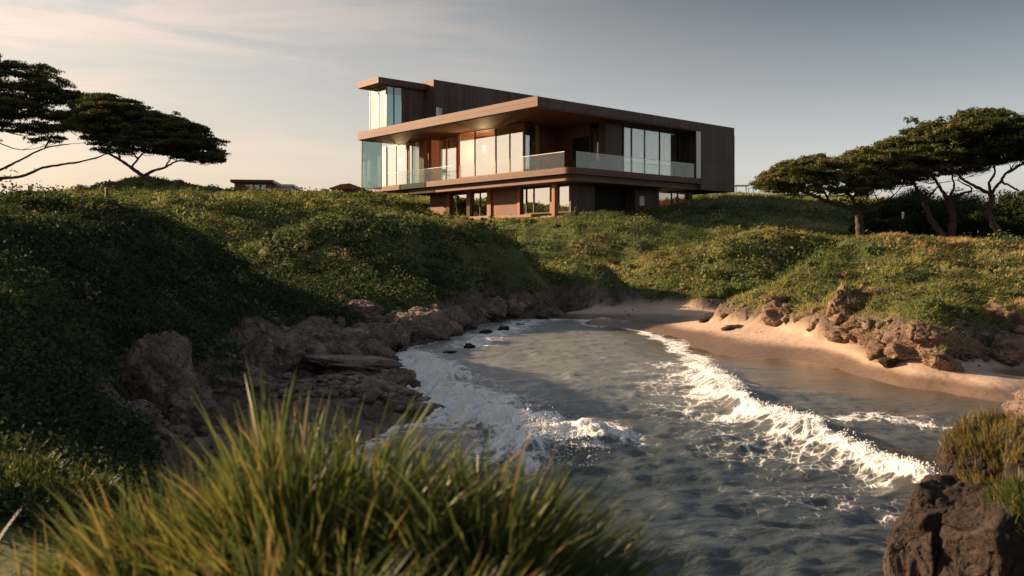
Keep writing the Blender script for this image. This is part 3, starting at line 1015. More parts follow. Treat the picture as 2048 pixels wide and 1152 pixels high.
for a in [
    (1522, 626, 31.0, 84, 44, 'orange rock at the tip of the right headland', 0.1),
    (1585, 636, 29.4, 104, 50, 'crumbling orange rock second from the tip of the headland', 0.1),
    (1650, 646, 27.3, 104, 62, 'pitted orange rock below the grassy shoulder of the headland', 0.15),
    (1712, 622, 25.6, 120, 116, 'tall tan rock face with a dark cleft in the headland', 0.25),
    (1752, 684, 23.4, 100, 48, 'low tan rock below the tall headland face', 0.2),
    (1800, 684, 22.6, 110, 66, 'rounded tan rock right of the headland cleft', 0.2),
    (1862, 692, 20.8, 116, 84, 'big sunlit orange nose of rock at the corner of the headland', 0.35),
    (1880, 718, 19.9, 90, 36, 'low brown rock at the foot of the orange nose', 0.2),
    (1975, 662, 22.8, 190, 128, 'broad shaded grey rock wall at the right of the headland', 0.1),
    (2075, 660, 22.6, 190, 136, 'dark shaded rock wall at the right edge of the frame', 0.05),
    (1560, 606, 30.4, 76, 40, 'brown rock half under grass at the headland tip', 0.1),
    (1765, 610, 25.6, 120, 70, 'shaded brown rock face high under the headland grass', 0.15),
]:
    HEAD.append(rock(*a[:6], tilt=a[6], mat='rock_r', group='rocks of the right headland', rough=0.17, planes=22, fwd=1.5 if a[2] > 27 else 0.7))
for a in [
    (1450, 636, 31.0, 84, 24, 'largest dark boulder on the sand before the headland tip'),
    (1418, 641, 30.6, 44, 12, 'small dark boulder at the seaward end of the dark pile'),
    (1495, 650, 29.4, 64, 18, 'dark flat boulder on the sand nearest the headland tip'),
    (1465, 655, 28.6, 46, 12, 'low dark slab in front of the dark pile'),
    (1620, 664, 27.0, 60, 14, 'dark flat stone on sand under the orange rocks'),
    (1700, 684, 24.0, 70, 16, 'dark flat stone on sand below the cleft'),
    (1778, 720, 20.0, 40, 10, 'thin dark stone alone on the lit sand'),
]:
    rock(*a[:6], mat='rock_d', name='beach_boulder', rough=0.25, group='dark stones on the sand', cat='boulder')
IN = random.Random(4)


def infill(pl, n, w0, h0, label, mat, group, fwd):
    xs = np.linspace(0, len(pl) - 1, n)
    for q in xs:
        px, py, Y = (np.interp(q, range(len(pl)), [p[k] for p in pl]) for k in range(3))
        k = 0.7 + 0.7 * IN.random()
        rock(px + IN.uniform(-14, 14), py + IN.uniform(-16, 14), Y, w0 * k, h0 * k * IN.uniform(0.75, 1.25), label, mat=mat, group=group, fwd=fwd + IN.uniform(-0.4, 0.3),
             tilt=IN.uniform(-0.2, 0.4), rough=0.24, base=ICO4)


infill([(450, 720, 19.5), (560, 705, 20.6), (650, 715, 21.4), (720, 690, 24.5), (790, 680, 26.5), (850, 664, 29.4), (930, 640, 32.4)], 17, 84, 62,
       'rough brown rock wedged into the rocky foot of the left bank', 'rock_l', 'wedged rocks of the left bank', 0.5)
infill([(150, 830, 10.8), (260, 850, 11.6), (390, 800, 14), (480, 770, 17)], 6, 100, 66,
       'dark grey rock half buried in scrub on the near left slope', 'rock_l', 'half-buried rocks of the near left slope', 0.3)
infill([(1530, 636, 30.4), (1620, 656, 27.6), (1700, 672, 24.8), (1780, 692, 22.6), (1850, 714, 20.8), (1960, 708, 21.8), (2060, 704, 21.6)], 14, 74, 44,
       'broken tan rock wedged between the larger rocks of the headland', 'rock_r', 'wedged rocks of the headland', 1.0)
infill([(1230, 606, 41.0), (1330, 602, 39.8), (1440, 606, 38.2)], 6, 50, 26, 'small tan rock wedged at the back of the beach', 'rock_r', 'wedged rocks behind the beach', 0.4)

for px, py, w, h, lb in [
    (972, 663, 26, 9, 'dark stone in the foam nearest the blocky red-brown rock'), (1006, 656, 24, 8, 'dark stone in the foam below the smooth boulder'),
    (938, 692, 26, 11, 'dark pointed stone standing alone in the thin foam'), (1084, 635, 28, 9, 'dark stone at the far end of the foam'),
    (1040, 650, 20, 6, 'tiny dark stone in the middle of the far foam'), (900, 704, 28, 7, 'low dark stone just off the left bank')]:
    Y = CAM_Z * F / (py + h * 0.3 - HZ)
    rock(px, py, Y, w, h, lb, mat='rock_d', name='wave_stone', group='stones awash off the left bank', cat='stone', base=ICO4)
# near right corner
CORNER = []
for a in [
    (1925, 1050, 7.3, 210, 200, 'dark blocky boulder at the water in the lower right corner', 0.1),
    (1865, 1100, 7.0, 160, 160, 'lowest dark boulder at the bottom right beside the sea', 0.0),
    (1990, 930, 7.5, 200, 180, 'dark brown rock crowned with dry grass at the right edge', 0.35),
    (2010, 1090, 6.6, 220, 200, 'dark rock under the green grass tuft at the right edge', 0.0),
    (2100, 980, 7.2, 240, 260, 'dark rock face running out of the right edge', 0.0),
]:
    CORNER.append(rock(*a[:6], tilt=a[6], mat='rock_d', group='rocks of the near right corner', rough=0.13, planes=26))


def rubble():
    """broken stones that nobody could count along every rocky waterline"""
    v0, f0 = rock_shape(5, 14, 0.2, ICO3)
    n = 26000
    Y = np.exp(RNG.uniform(np.log(8), np.log(43), n))
    px = RNG.uniform(-100, 2150, n)
    X = (px - 1024) / F * Y
    z = th(X, Y)
    rk = tmask(ROCKM, X, Y)
    sd = tmask(SAND, X, Y)
    ok = ((rk > 0.4) & (z > -0.25) & (z < 1.2) & (RNG.random(n) < 0.55) & (fbm2(X, Y, 0.5, 2, 6.0) > -0.15)) | ((sd > 0.6) & (RNG.random(n) < 0.02) & (z > 0.3))
    X, Y, z, sd = X[ok], Y[ok], z[ok], sd[ok]
    s = RNG.uniform(0.05, 0.17, len(X)) ** 1.0 * np.where(sd > 0.6, 0.35, 1.0)
    s *= RNG.choice([0.7, 0.7, 0.7, 1.3], len(X))
    v, f = scatter_shapes(v0, f0, np.stack([X, Y, z + 0.2 * s], 1), s, 9, 0.75)
    tag(mesh_np('rubble', v, f, M['rock_l'], smooth=False), 'broken stones strewn along the foot of the banks', 'rubble', kind='stuff')


rubble()


# ------------------------------------------------------------------ ground cover
def quat_basis(d):
    """unit vectors at right angles to directions d"""
    up = np.where(np.abs(d[:, 2:3]) > 0.9, np.array([[1.0, 0, 0]]), np.array([[0, 0, 1.0]]))
    a = np.cross(d, up)
    a /= np.linalg.norm(a, axis=1)[:, None] + 1e-9
    b = np.cross(a, d)
    return a, b


def leaves(name, pos, nrm, ln, wd, tint, mat, parent=None, jitter=0.9, rng=RNG):
    """one four-cornered leaf, folded along its middle, per position"""
    n = len(pos)
    d = nrm + jitter * rng.normal(size=(n, 3))
    d /= np.linalg.norm(d, axis=1)[:, None] + 1e-9
    a, b = quat_basis(d)
    th_ = rng.uniform(0, 2 * pi, n)
    sd_ = a * np.cos(th_)[:, None] + b * np.sin(th_)[:, None]
    ln = np.asarray(ln)[:, None]
    wd = np.asarray(wd)[:, None]
    t2_ = np.cross(d, sd_)
    p0 = pos - t2_ * ln * 0.45
    p1 = pos + sd_ * wd * 0.5 + d * wd * 0.12
    p2 = pos + t2_ * ln * 0.55 - d * ln * 0.18
    p3 = pos - sd_ * wd * 0.5 + d * wd * 0.12
    v = np.stack([p0, p1, p2, p3], 1).reshape(-1, 3)
    f = (np.arange(n) * 4)[:, None] + np.array([[0, 1, 2, 3]])
    return mesh_np(name, v, f, mat, parent, smooth=False, attrs={'tint': np.repeat(tint, 4)})


def blades(name, root, tip, wd, tint, mat, parent=None, segs=3, sag=0.25, rng=RNG, twist=0.8):
    """bent tapering strips from root to tip"""
    n = len(root)
    ts = np.linspace(0, 1, segs + 1)
    d = tip - root
    ln = np.linalg.norm(d, axis=1)[:, None]
    hz = d.copy()
    hz[:, 2] = 0
    hl = np.linalg.norm(hz, axis=1)[:, None]
    side = np.stack([-d[:, 1], d[:, 0], np.zeros(n)], 1)
    sl = np.linalg.norm(side, axis=1)[:, None]
    rnd = rng.normal(size=(n, 3)) * np.array([1, 1, 0.15])
    side = side / (sl + 1e-6) * 0.6 + rnd * twist
    side /= np.linalg.norm(side, axis=1)[:, None] + 1e-9
    rows = []
    for t in ts:
        # upright at the root, leaning over towards the tip
        p = root + np.concatenate([d[:, :2] * t ** (1 + 2.2 * sag), (d[:, 2:3] * (t + sag * t * (1 - t) * 1.4))], 1)
        w = wd[:, None] * 0.5 * (1 - t) ** 0.55 * (0.65 + 0.9 * t if t < 0.4 else 1.0)
        if t >= 1:
            rows.append(p[:, None])
        else:
            rows.append(np.stack([p - side * w, p + side * w], 1))
    v = np.concatenate(rows, 1)
    k = v.shape[1]
    base = (np.arange(n) * k)[:, None]
    quads = [base + np.array([[2 * i, 2 * i + 1, 2 * i + 3, 2 * i + 2]]) for i in range(segs - 1)]
    tri = base + np.array([[2 * (segs - 1), 2 * (segs - 1) + 1, 2 * segs]])
    fs = ([np.concatenate(quads)] if quads else []) + [tri]
    return mesh_np(name, v.reshape(-1, 3), fs, mat, parent, smooth=True, attrs={'tint': np.repeat(tint, k)})


def sample_ground(n, y0, y1, px0=-350, px1=2400):
    Y = np.exp(RNG.uniform(np.log(y0), np.log(y1), n))
    X = (RNG.uniform(px0, px1, n) - 1024) / F * Y
    return X, Y


def grad(x, y, e=0.35):
    gx = (th(x + e, y) - th(x - e, y)) / (2 * e)
    gy = (th(x, y + e) - th(x, y - e)) / (2 * e)
    n = np.stack([-gx, -gy, np.ones_like(gx)], 1)
    return n / np.linalg.norm(n, axis=1)[:, None]


def house_clear(x, y):
    v = (x - HC[0]) * HV[0] + (y - HC[1]) * HV[1]
    u = (x - HC[0]) * HU[0] + (y - HC[1]) * HU[1]
    return ~((v > 3.6) & (v < 22) & (u > 1.2) & (u < 21))


def grassiness(x, y):
    """0 where bushy scrub rules, 1 where open turf does"""
    r = rightness(x, y) * (1 - 0.25 * sstep(36, 40, y))
    far = sstep(33, 46, y)
    z = th(x, y)
    crest = sstep(3.6, 4.6, z - 0.05 * (y - 30))
    return np.clip(0.90 * r + 0.3 * r * sstep(35, 32, y) + 0.45 * far * (1 - r) + 0.25 * crest * (1 - r) + 0.45 * fbm2(x, y, 0.28, 3, 14.0), 0, 1)


def top_of(bvhs, x, y):
    best = -9.0
    for bv in bvhs:
        h = bv.ray_cast(Vector((x, y, 6)), Vector((0, 0, -1)))
        if h[0] is not None:
            best = max(best, h[0].z)
    return best


def bvh_of(obs):
    from mathutils.bvhtree import BVHTree
    r = []
    for o in obs:
        r.append(BVHTree.FromPolygons([v.co + o.location for v in o.data.vertices], [p.vertices[:] for p in o.data.polygons]))
    return r




CORNER_BVH = bvh_of(CORNER)
HEAD_BVH = bvh_of(HEAD)


def scrub_cover():
    n = 44000
    X, Y = sample_ground(n, 6.3, 112)
    z = th(X, Y)
    veg = tmask(VEG, X, Y)
    g = grassiness(X, Y)
    ok = (veg > 0.45) & (z > 0.7) & house_clear(X, Y) & (RNG.random(n) > g * 0.84)
    ok &= ~((X > 2.5) & (Y < 13)) & ~((X > -2.2) & (Y < 9))
    ok &= ~((Y > 47) & (X > -9) & (RNG.random(n) < 0.85))
    X, Y, z = X[ok], Y[ok], z[ok]
    nr = grad(X, Y)
    n = len(X)
    R = np.clip(RNG.lognormal(0, 0.35, n) * (0.17 + 0.0068 * Y), 0.10, 0.72)
    big = RNG.random(n) < 0.05
    R = np.where(big, R * 1.75, R)
    K = 84
    tint0 = np.clip(0.38 + 0.22 * fbm2(X, Y, 0.25, 3, 70.0) + RNG.normal(0, 0.10, n) + 0.27 * sstep(33, 42, Y) + 0.10 * rightness(X, Y), 0, 1)
    dead = RNG.random(n) < 0.02 + 0.03 * sstep(30, 45, Y)
    tint0[dead] = RNG.uniform(0.85, 1.0, dead.sum())
    dirs = RNG.normal(size=(n, K, 3))
    dirs[..., 2] = np.abs(dirs[..., 2]) * 0.9 - 0.15
    dirs /= np.linalg.norm(dirs, axis=2)[..., None]
    rad = R[:, None] * RNG.uniform(0.55, 1.08, (n, K)) * (1 + 0.25 * fbm(dirs * 2 + X[:, None, None], 2))
    sc = np.stack([np.ones(n), np.ones(n), RNG.uniform(0.6, 1.0, n)], 1)
    pos = np.stack([X, Y, z - 0.16 * R], 1)[:, None, :] + dirs * rad[..., None] * sc[:, None, :]
    nn = dirs * 0.8 + nr[:, None, :] * 0.5
    L = (0.022 + 0.0026 * Y)[:, None] * RNG.uniform(0.6, 1.35, (n, K)) * RNG.uniform(0.7, 1.45, n)[:, None] * np.where(big, 1.35, 1.0)[:, None]
    tint0 = tint0 - 0.10 * big
    tint = np.clip(tint0[:, None] + RNG.normal(0, 0.03, (n, K)), 0, 1)
    tag(leaves('scrub', pos.reshape(-1, 3), nn.reshape(-1, 3), L.ravel(), L.ravel() * 0.62, tint.ravel(), M['scrub'], jitter=0.7),
        'dense low evergreen scrub covering the hillsides', 'scrub', kind='stuff')


def turf_cover():
    n = 620000
    X, Y = sample_ground(n, 14, 112)
    z = th(X, Y)
    veg = tmask(VEG, X, Y)
    g = grassiness(X, Y)
    ok = (veg > 0.3) & (z > 0.62) & house_clear(X, Y) & (RNG.random(n) < 0.12 + 0.88 * g)
    X, Y, z = X[ok], Y[ok], z[ok]
    # turf also hangs over the tops of the headland rocks
    kx, ky = RNG.uniform(6.5, 14.5, 26000), RNG.uniform(17.5, 31.5, 26000)
    kz = np.array([top_of(HEAD_BVH, a_, b_) for a_, b_ in zip(kx, ky)])
    kt = th(kx, ky)
    sel = (kz > kt) & (kz > 0.85 + 0.3 * fbm2(kx, ky, 0.9, 2, 6.6)) & (fbm2(kx, ky, 0.7, 3, 8.8) > -0.25)
    X, Y, z = np.concatenate([X, kx[sel]]), np.concatenate([Y, ky[sel]]), np.concatenate([z, kz[sel]])
    n = len(X)
    clump = 0.65 + 0.7 * np.clip(fbm2(X, Y, 1.3, 3, 33.0) + 0.3, 0, 1)
    H = (0.08 + 0.0022 * Y) * RNG.uniform(0.6, 1.5, n) * clump
    lean = RNG.normal(0, 0.5, (n, 2)) + np.array([0.55, -0.20])
    gn = grad(X, Y)
    lean += gn[:, :2] * 1.2
    root = np.stack([X, Y, z - 0.03], 1)
    tip = root + np.stack([lean[:, 0] * H, lean[:, 1] * H, H], 1)
    dry = fbm2(X, Y, 0.20, 4, 55.0)
    tint = np.clip(0.40 + 0.55 * dry + RNG.normal(0, 0.13, n) + 0.36 * sstep(4, 7, X) * sstep(35, 32, Y), 0, 1)
    wd = (0.012 + 0.0009 * Y) * RNG.uniform(0.7, 1.4, n)
    tag(blades('turf', root, tip, wd, tint, M['turf'], segs=2, twist=0.35), 'rough wind-bent grass covering the open slopes', 'grass', kind='stuff')


scrub_cover()
turf_cover()


def tussock(name, label, cx, cy, rx, ry, n, hmin, hmax, lean, wid, tbase, brown=0.10, cat='grass tussock', fan=0.75, group=None, zoff=0.0, mat='blade', on=None):
    """one clump of long blades fanning out from its root crown"""
    e = empty(name, (cx, cy, float(th(cx, cy)) + zoff))
    rr = np.sqrt(RNG.random(n))
    a = RNG.uniform(0, 2 * pi, n)
    ox, oy = rr * np.cos(a), rr * np.sin(a)
    x, y = ox * rx, oy * ry
    # the blades gather in many small sprouts
    k = max(6, n // 45)
    ka, kr = RNG.uniform(0, 2 * pi, k), np.sqrt(RNG.random(k))
    kx, ky = kr * np.cos(ka) * rx, kr * np.sin(ka) * ry
    w = RNG.integers(0, k, n)
    gsel = RNG.random(n) < 0.75
    x = np.where(gsel, kx[w] + RNG.normal(0, 0.035, n), x)
    y = np.where(gsel, ky[w] + RNG.normal(0, 0.035, n), y)
    z = th(cx + x, cy + y) - th(cx, cy) - 0.03
    if on:
        z = np.array([max(top_of(on, cx + a_, cy + b_), float(th(cx + a_, cy + b_))) for a_, b_ in zip(x, y)]) - float(th(cx, cy)) - 0.03
    H = RNG.uniform(hmin, hmax, n) * (1 - 0.32 * np.clip((x / rx) ** 2 + (y / ry) ** 2, 0, 1))
    kl = RNG.normal(0, 0.24, (k, 2))
    kh = RNG.uniform(0.78, 1.12, k)
    H = H * np.where(gsel, kh[w], 0.9)
    lx = lean[0] + fan * x / rx + np.where(gsel, kl[w, 0], 0) + RNG.normal(0, 0.16, n)
    ly = lean[1] + fan * 0.7 * y / ry + np.where(gsel, kl[w, 1], 0) + RNG.normal(0, 0.16, n)
    root = np.stack([x, y, z], 1)
    q = np.sqrt(1 + lx ** 2 + ly ** 2)
    tip = root + np.stack([lx / q * H, ly / q * H, H / q * (1 + 0.12 * RNG.random(n))], 1)
    tint = np.clip(tbase + RNG.normal(0, 0.16, n), 0, 0.8)
    b = RNG.random(n) < brown
    tint[b] = RNG.uniform(0.82, 1.0, b.sum())
    blades('blades', root, tip, wid * RNG.uniform(0.6, 1.35, n), tint, M[mat], e, segs=6, sag=0.28)
    tag(e, label, cat, group)
    return e


# the big wind-blown grass in the foreground, three clumps side by side
tussock('grass_tussock', 'tall green and yellow grass tussock at the bottom centre, the highest of all', -0.72, 3.35, 0.50, 0.45, 2100, 0.75, 1.08, (0.05, 0.0), 0.024, 0.46, 0.06)
tussock('grass_tussock', 'dark green grass tussock bowing to the right over the water', -0.06, 3.25, 0.40, 0.45, 1750, 0.64, 0.90, (0.20, 0.0), 0.023, 0.40, 0.06)
tussock('grass_tussock', 'yellowing grass tussock fanning left of the tall one', -1.25, 3.3, 0.42, 0.45, 1450, 0.55, 0.85, (-0.16, 0.0), 0.021, 0.48, 0.14)
tussock('grass_tussock', 'low nearest grass at the bottom edge below the tall tussock', -0.45, 2.55, 0.75, 0.30, 1700, 0.45, 0.68, (0.10, 0.0), 0.026, 0.38, 0.12)
tussock('grass_tussock', 'sparse reddish grass stalks in the bottom left corner', -1.75, 2.95, 0.55, 0.40, 900, 0.45, 0.74, (0.06, 0.0), 0.013, 0.50, 0.35, fan=0.25)
tussock('grass_mound', 'low short-cropped grass mound lit along its top at lower left', -3.75, 6.9, 0.85, 0.5, 5200, 0.16, 0.34, (0.08, 0.0), 0.010, 0.42, 0.05, 'grass mound', 0.35)
tussock('grass_tuft', 'green grass tuft hanging on the dark rocks at the right edge', 4.05, 6.45, 0.36, 0.30, 1700, 0.16, 0.32, (-0.10, -0.15), 0.010, 0.46, 0.12, 'grass tuft', 0.7, on=CORNER_BVH)
tussock('dry_grass_tuft', 'dry russet grass topping the rock at the right edge', 4.30, 7.35, 0.48, 0.40, 3600, 0.08, 0.20, (-0.05, -0.1), 0.008, 0.62, 0.45, 'grass tuft', 0.5, on=CORNER_BVH)

# ------------------------------------------------------------------ the house
HZ0 = 5.6
house = empty('modern_house', (HC[0], HC[1], HZ0), ang)
tag(house, 'large modern house of dark timber and glass cantilevered on the hill above the inlet', 'house')


def on_left(px, v):
    """u at which a photo column meets the plane v = const"""
    r = (px - 1024) / F
    cx, cy = HC[0] + v * HV[0], HC[1] + v * HV[1]
    return (cx - r * cy) / (-HU[0] + r * HU[1])


def on_right(px, u):
    r = (px - 1024) / F
    cx, cy = HC[0] + u * HU[0], HC[1] + u * HU[1]
    return (r * cy - cx) / (HV[0] - r * HV[1])


DB, DM, DT = 2.06, 2.50, 2.93            # deck slab: bottom, ledge, top
RB, RT = 6.62, 7.24                      # roof slab
B = lambda *a: MB().box(*a)


def win(side, c, a0, a1, z0, z1, mull=(), mat='glass', fr='frame', fw=0.07, depth=0.10, label=None, rails=()):
    """window in the plane c; side L runs along u at v=c, side R along v at u=c; frame with its panes as a sub-part"""
    m, g = MB(), MB()
    a0, a1 = min(a0, a1), max(a0, a1)

    def bx(mb, p0, p1, q0, q1, d0, d1):
        if side == 'L':
            mb.box(c + d0, c + d1, p0, p1, q0, q1)
        else:
            mb.box(p0, p1, c + d0, c + d1, q0, q1)
    bx(m, a0, a1, z0, z0 + fw, 0, depth)
    bx(m, a0, a1, z1 - fw, z1, 0, depth)
    for a in (a0, a1 - fw):
        bx(m, a, a + fw, z0 + fw, z1 - fw, 0, depth)
    for a in mull:
        bx(m, a - fw / 2, a + fw / 2, z0 + fw, z1 - fw, 0, depth)
    for z in rails:
        bx(m, a0 + fw, a1 - fw, z - 0.03, z + 0.03, 0.012, depth - 0.012)
    w = m.build('window', M[fr], house)
    if label:
        w['label'] = label
    cuts = [a0 + fw * 0.5] + sorted(a for a in mull if a0 < a < a1) + [a1 - fw * 0.5]
    for p0, p1 in zip(cuts[:-1], cuts[1:]):
        # every pane sits a hair out of true, as real glazing does
        e0, e1, e2 = (random.uniform(-0.012, 0.012) for _ in range(3))
        b_ = len(g.v)
        for dd_k in (0.0, 0.018):
            for (a_, z_, e_) in ((p0 + 0.004, z0 + fw * 0.5, e0), (p1 - 0.004, z0 + fw * 0.5, e1), (p1 - 0.004, z1 - fw * 0.5, e1 + e2), (p0 + 0.004, z1 - fw * 0.5, e0 + e2)):
                q_ = c + depth * 0.45 + dd_k + e_
                g.v.append((q_, a_, z_) if side == 'L' else (a_, q_, z_))
        g.f += [[b_ + k for k in q] for q in ((0, 1, 2, 3), (7, 6, 5, 4), (0, 4, 5, 1), (1, 5, 6, 2), (2, 6, 7, 3), (3, 7, 4, 0))]
    g.build('pane', M[mat], w)
    return w


def part(name, mb, mat, label=None, bevel=0.0):
    o = mb.build(name, M[mat], house, bevel=bevel)
    if label:
        o['label'] = label
    return o


# main roof: slab with level fascia boards on the sunny side
r_ = part('roof', B(0.06, 21.6, 0.03, 22.2, RB, RT), 'clad')
B(0.0, 0.057, 0.0, 22.2, RB - 0.02, RT + 0.03).build('fascia', M['fascia'], r_)
B(0.10, 17.0, 0.10, 22.1, RB - 0.08, RB - 0.003).build('soffit', M['soffit'], r_)
# solid box end on the right
part('end_wall', B(17.16, 21.6, 0.0, 21.5, DB, RB - 0.003), 'clad')
# deck slab, rounded at its near corner
dk = [(21.6, 0.03), (21.6, 22.0), (3.0, 24.6)]
for k in range(7):
    t_ = pi + k / 6 * pi / 2
    dk.append((3.6 + 0.6 * cos(t_), 0.63 + 0.6 * sin(t_)))
dk2 = [(21.4, 0.34), (21.4, 20.5), (3.38, 19.8)]
for k in range(7):
    t_ = pi + k / 6 * pi / 2
    dk2.append((4.1 + 0.75 * cos(t_), 1.0 + 0.68 * sin(t_)))
dks = part('deck_slab', MB().prism(dk[::-1][::-1], DM, DT), 'fascia', bevel=0.01)
MB().prism(dk2, DB, DM - 0.003).build('lower_beam', M['fascia'], dks)
B(3.6, 21.0, 0.6, 21.5, DT + 0.003, DT + 0.03).build('decking', M['deckwood'], dks)
B(3.7, 17.1, 0.06, 0.12, 0, 0.0 + 0.001)

# --- upper floor, left facade
v1 = 3.45
u_a, u_b = on_left(1047, v1), on_left(918, v1)
mu = [on_left(p, v1) for p in (949, 991, 1019)]
win('L', v1, u_a, u_b, DT + 0.03, RB - 0.11, mu, fw=0.09, fr='post', label='tall glass wall reflecting the sunset')
win('R', u_a, v1 + 0.12, 4.6, DT + 0.03, RB - 0.11, (), label='narrow corner window reflecting blue sky')
part('corner_post', B(4.6, 4.95, u_a - 0.02, u_a + 0.3, DT + 0.03, RB - 0.085), 'post')
v2 = 4.4
win('L', v2, on_left(918, v2) + 0.3, on_left(879, v2), DT + 0.03, RB - 0.11, [on_left(892, v2)], fr='post')
part('return_wall', B(v1 + 0.1, v2 + 0.6, u_b + 0.02, u_b + 0.12, DT + 0.03, RB - 0.085), 'clad_red')
v3 = 5.6
part('recess_wall', B(v3, v3 + 0.2, on_left(879, v3) - 1.5, on_left(840, v3) + 1.5, DT + 0.03, RB - 0.085), 'clad_red')
v4 = 3.7
ul = [on_left(p, v4) for p in (764, 772, 790, 812, 816, 838, 848)]
part('white_post', B(v4, v4 + 0.25, ul[1], ul[0], DT + 0.03, RB - 0.085), 'white')
win('L', v4 + 0.05, ul[3], ul[1], DT + 0.03, RB - 0.11, [ul[2]], fr='white')
win('L', v4 + 0.05, ul[5], ul[4], DT + 0.03, RB - 0.11, ())
part('timber_post', B(v4, v4 + 0.4, ul[6], ul[5] - 0.02, DT + 0.03, RB - 0.085), 'post')
part('side_wall', B(v4 + 0.45, v3 + 2, ul[6] - 0.15, ul[6], DT + 0.03, RB - 0.085), 'clad_red')
# glass wind screen closing the far left end
sc_ = part('wind_screen', B(0.30, 2.15, 22.0, 22.04, DT - 0.3, RB - 0.09), 'glass_blue')
fr_ = MB()
fr_.box(0.24, 0.298, 21.98, 22.06, DT - 0.3, RB - 0.09)
fr_.box(2.152, 2.21, 21.98, 22.06, DT - 0.3, RB - 0.09)
fr_.box(0.30, 2.15, 21.99, 22.05, DT - 0.36, DT - 0.302)
fr_.build('screen_frame', M['frame'], sc_)

# --- upper floor, right facade
u1 = 1.2
vw0, vw1 = on_right(1247, u1), 17.1
win('R', u1, vw0, vw1, DT + 0.03, RB - 0.16, [on_right(p, u1) for p in (1264, 1290, 1320, 1352, 1361)], fw=0.08, label='wide window reflecting grey cloud and dark trees')
part('lintel', B(vw0 - 0.1, 17.15, u1 - 0.05, u1 + 0.2, RB - 0.157, RB - 0.085), 'soffit')
u2 = 2.0
v5 = 7.8
part('bay_wall', B(v5 + 0.3, vw0 - 0.02, u1 + 0.10, u1 + 0.35, DT + 0.03, RB - 0.085), 'clad')
part('bay_return', B(vw0 - 0.12, vw0 - 0.005, u1 + 0.36, 4.0, DT + 0.03, RB - 0.085), 'clad')
# balcony recess: sunlit side wall with door and slim window, dark back wall
ub = 6.5
ud0, ud1 = on_left(1178, v5), on_left(1143, v5)
uw0 = on_left(1198, v5)
part('balcony_back_wall', B(4.96, v5 - 0.01, ub, ub + 0.2, DT + 0.03, RB - 0.085), 'clad_red')
bs = MB()
bs.box(v5, v5 + 0.25, ud1, ub - 0.003, DT + 0.03, RB - 0.085)
bs.box(v5, v5 + 0.25, ud0, ud1 - 0.003, DT + 2.75, RB - 0.085)
part('balcony_side_wall', bs, 'clad_red')
win('L', v5, uw0, ud0, DT + 0.03, RB - 0.45, ())
dr = part('door', B(v5 + 0.16, v5 + 0.2, ud0 + 0.05, ud1 - 0.05, DT + 0.03, DT + 2.74), 'black')
B(v5 + 0.12, v5 + 0.157, ud1 - 0.22, ud1 - 0.18, DT + 1.0, DT + 1.25).build('handle', M['steel'], dr)
part('bay_cheek', B(v5, v5 + 0.29, u1 + 0.1, uw0 - 0.003, DT + 0.03, RB - 0.085), 'clad')
# slim glass fin beside the solid end
fn = part('glass_fin', B(on_right(1393, 0.0), 17.12, 0.0, 0.03, DT + 0.003, RB - 0.085), 'white')
# balustrades: pane panels on both open edges
zr0, zr1 = DT + 0.0, DT + 1.04


def rail(x0, x1, y0, y1, n, along):
    b_ = MB()
    for k in range(n):
        if along == 'v':
            w_ = (x1 - x0) / n
            b_.box(x0 + k * w_ + 0.01, x0 + (k + 1) * w_ - 0.01, y0, y1, zr0 + 0.005, zr1)
        else:
            w_ = (y1 - y0) / n
            b_.box(x0, x1, y0 + k * w_ + 0.01, y0 + (k + 1) * w_ - 0.01, zr0 + 0.005, zr1)
    o = b_.build('balustrade', M['glass_rail'], house)
    t_ = MB()
    if along == 'v':
        t_.box(x0, x1, y0 - 0.012, y1 + 0.012, zr1 + 0.002, zr1 + 0.03)
    else:
        t_.box(x0 - 0.012, x1 + 0.012, y0, y1, zr1 + 0.002, zr1 + 0.03)
    t_.build('handrail', M['steel'], o)
    return o


rail(3.6, on_right(1393, 0.1) - 0.05, 0.10, 0.116, 10, 'v')
rail(3.08, 3.096, 0.7, u_a - 0.1, 3, 'u')
rail(3.08, 3.096, u_b + 0.1, on_left(775, 3.08), 5, 'u')

# rooms behind the glass
part('interior_core', B(9.6, 17.1, 4.6, 21, DT + 0.03, RB - 0.085), 'clad_red')
part('interior_wall', B(8.6, 8.8, ub + 0.3, 21.6, DT + 0.03, RB - 0.085), 'plaster')
part('partition', B(v2 + 0.1, 8.5, u_b - 3.2, u_b - 3.05, DT + 0.03, RB - 0.085), 'plaster')
cu = MB()
for k in range(9):
    cu.box(v1 + 0.55 + 0.05 * (k % 2), v1 + 0.60 + 0.05 * (k % 2), u_a + 0.3 + k * 0.11, u_a + 0.41 + k * 0.11, DT + 0.05, RB - 0.12)
part('curtain', cu, 'curtain')
cu = MB()
for k in range(14):
    cu.box(v4 + 0.5 + 0.05 * (k % 2), v4 + 0.55 + 0.05 * (k % 2), ul[3] - 0.6 + k * 0.11, ul[3] - 0.49 + k * 0.11, DT + 0.05, RB - 0.12)
part('curtain', cu, 'curtain')
cu = MB()
for k in range(10):
    cu.box(14.9 + k * 0.12, 15.02 + k * 0.12, u1 + 0.45 + 0.05 * (k % 2), u1 + 0.5 + 0.05 * (k % 2), DT + 0.05, RB - 0.2)
part('curtain', cu, 'curtain')

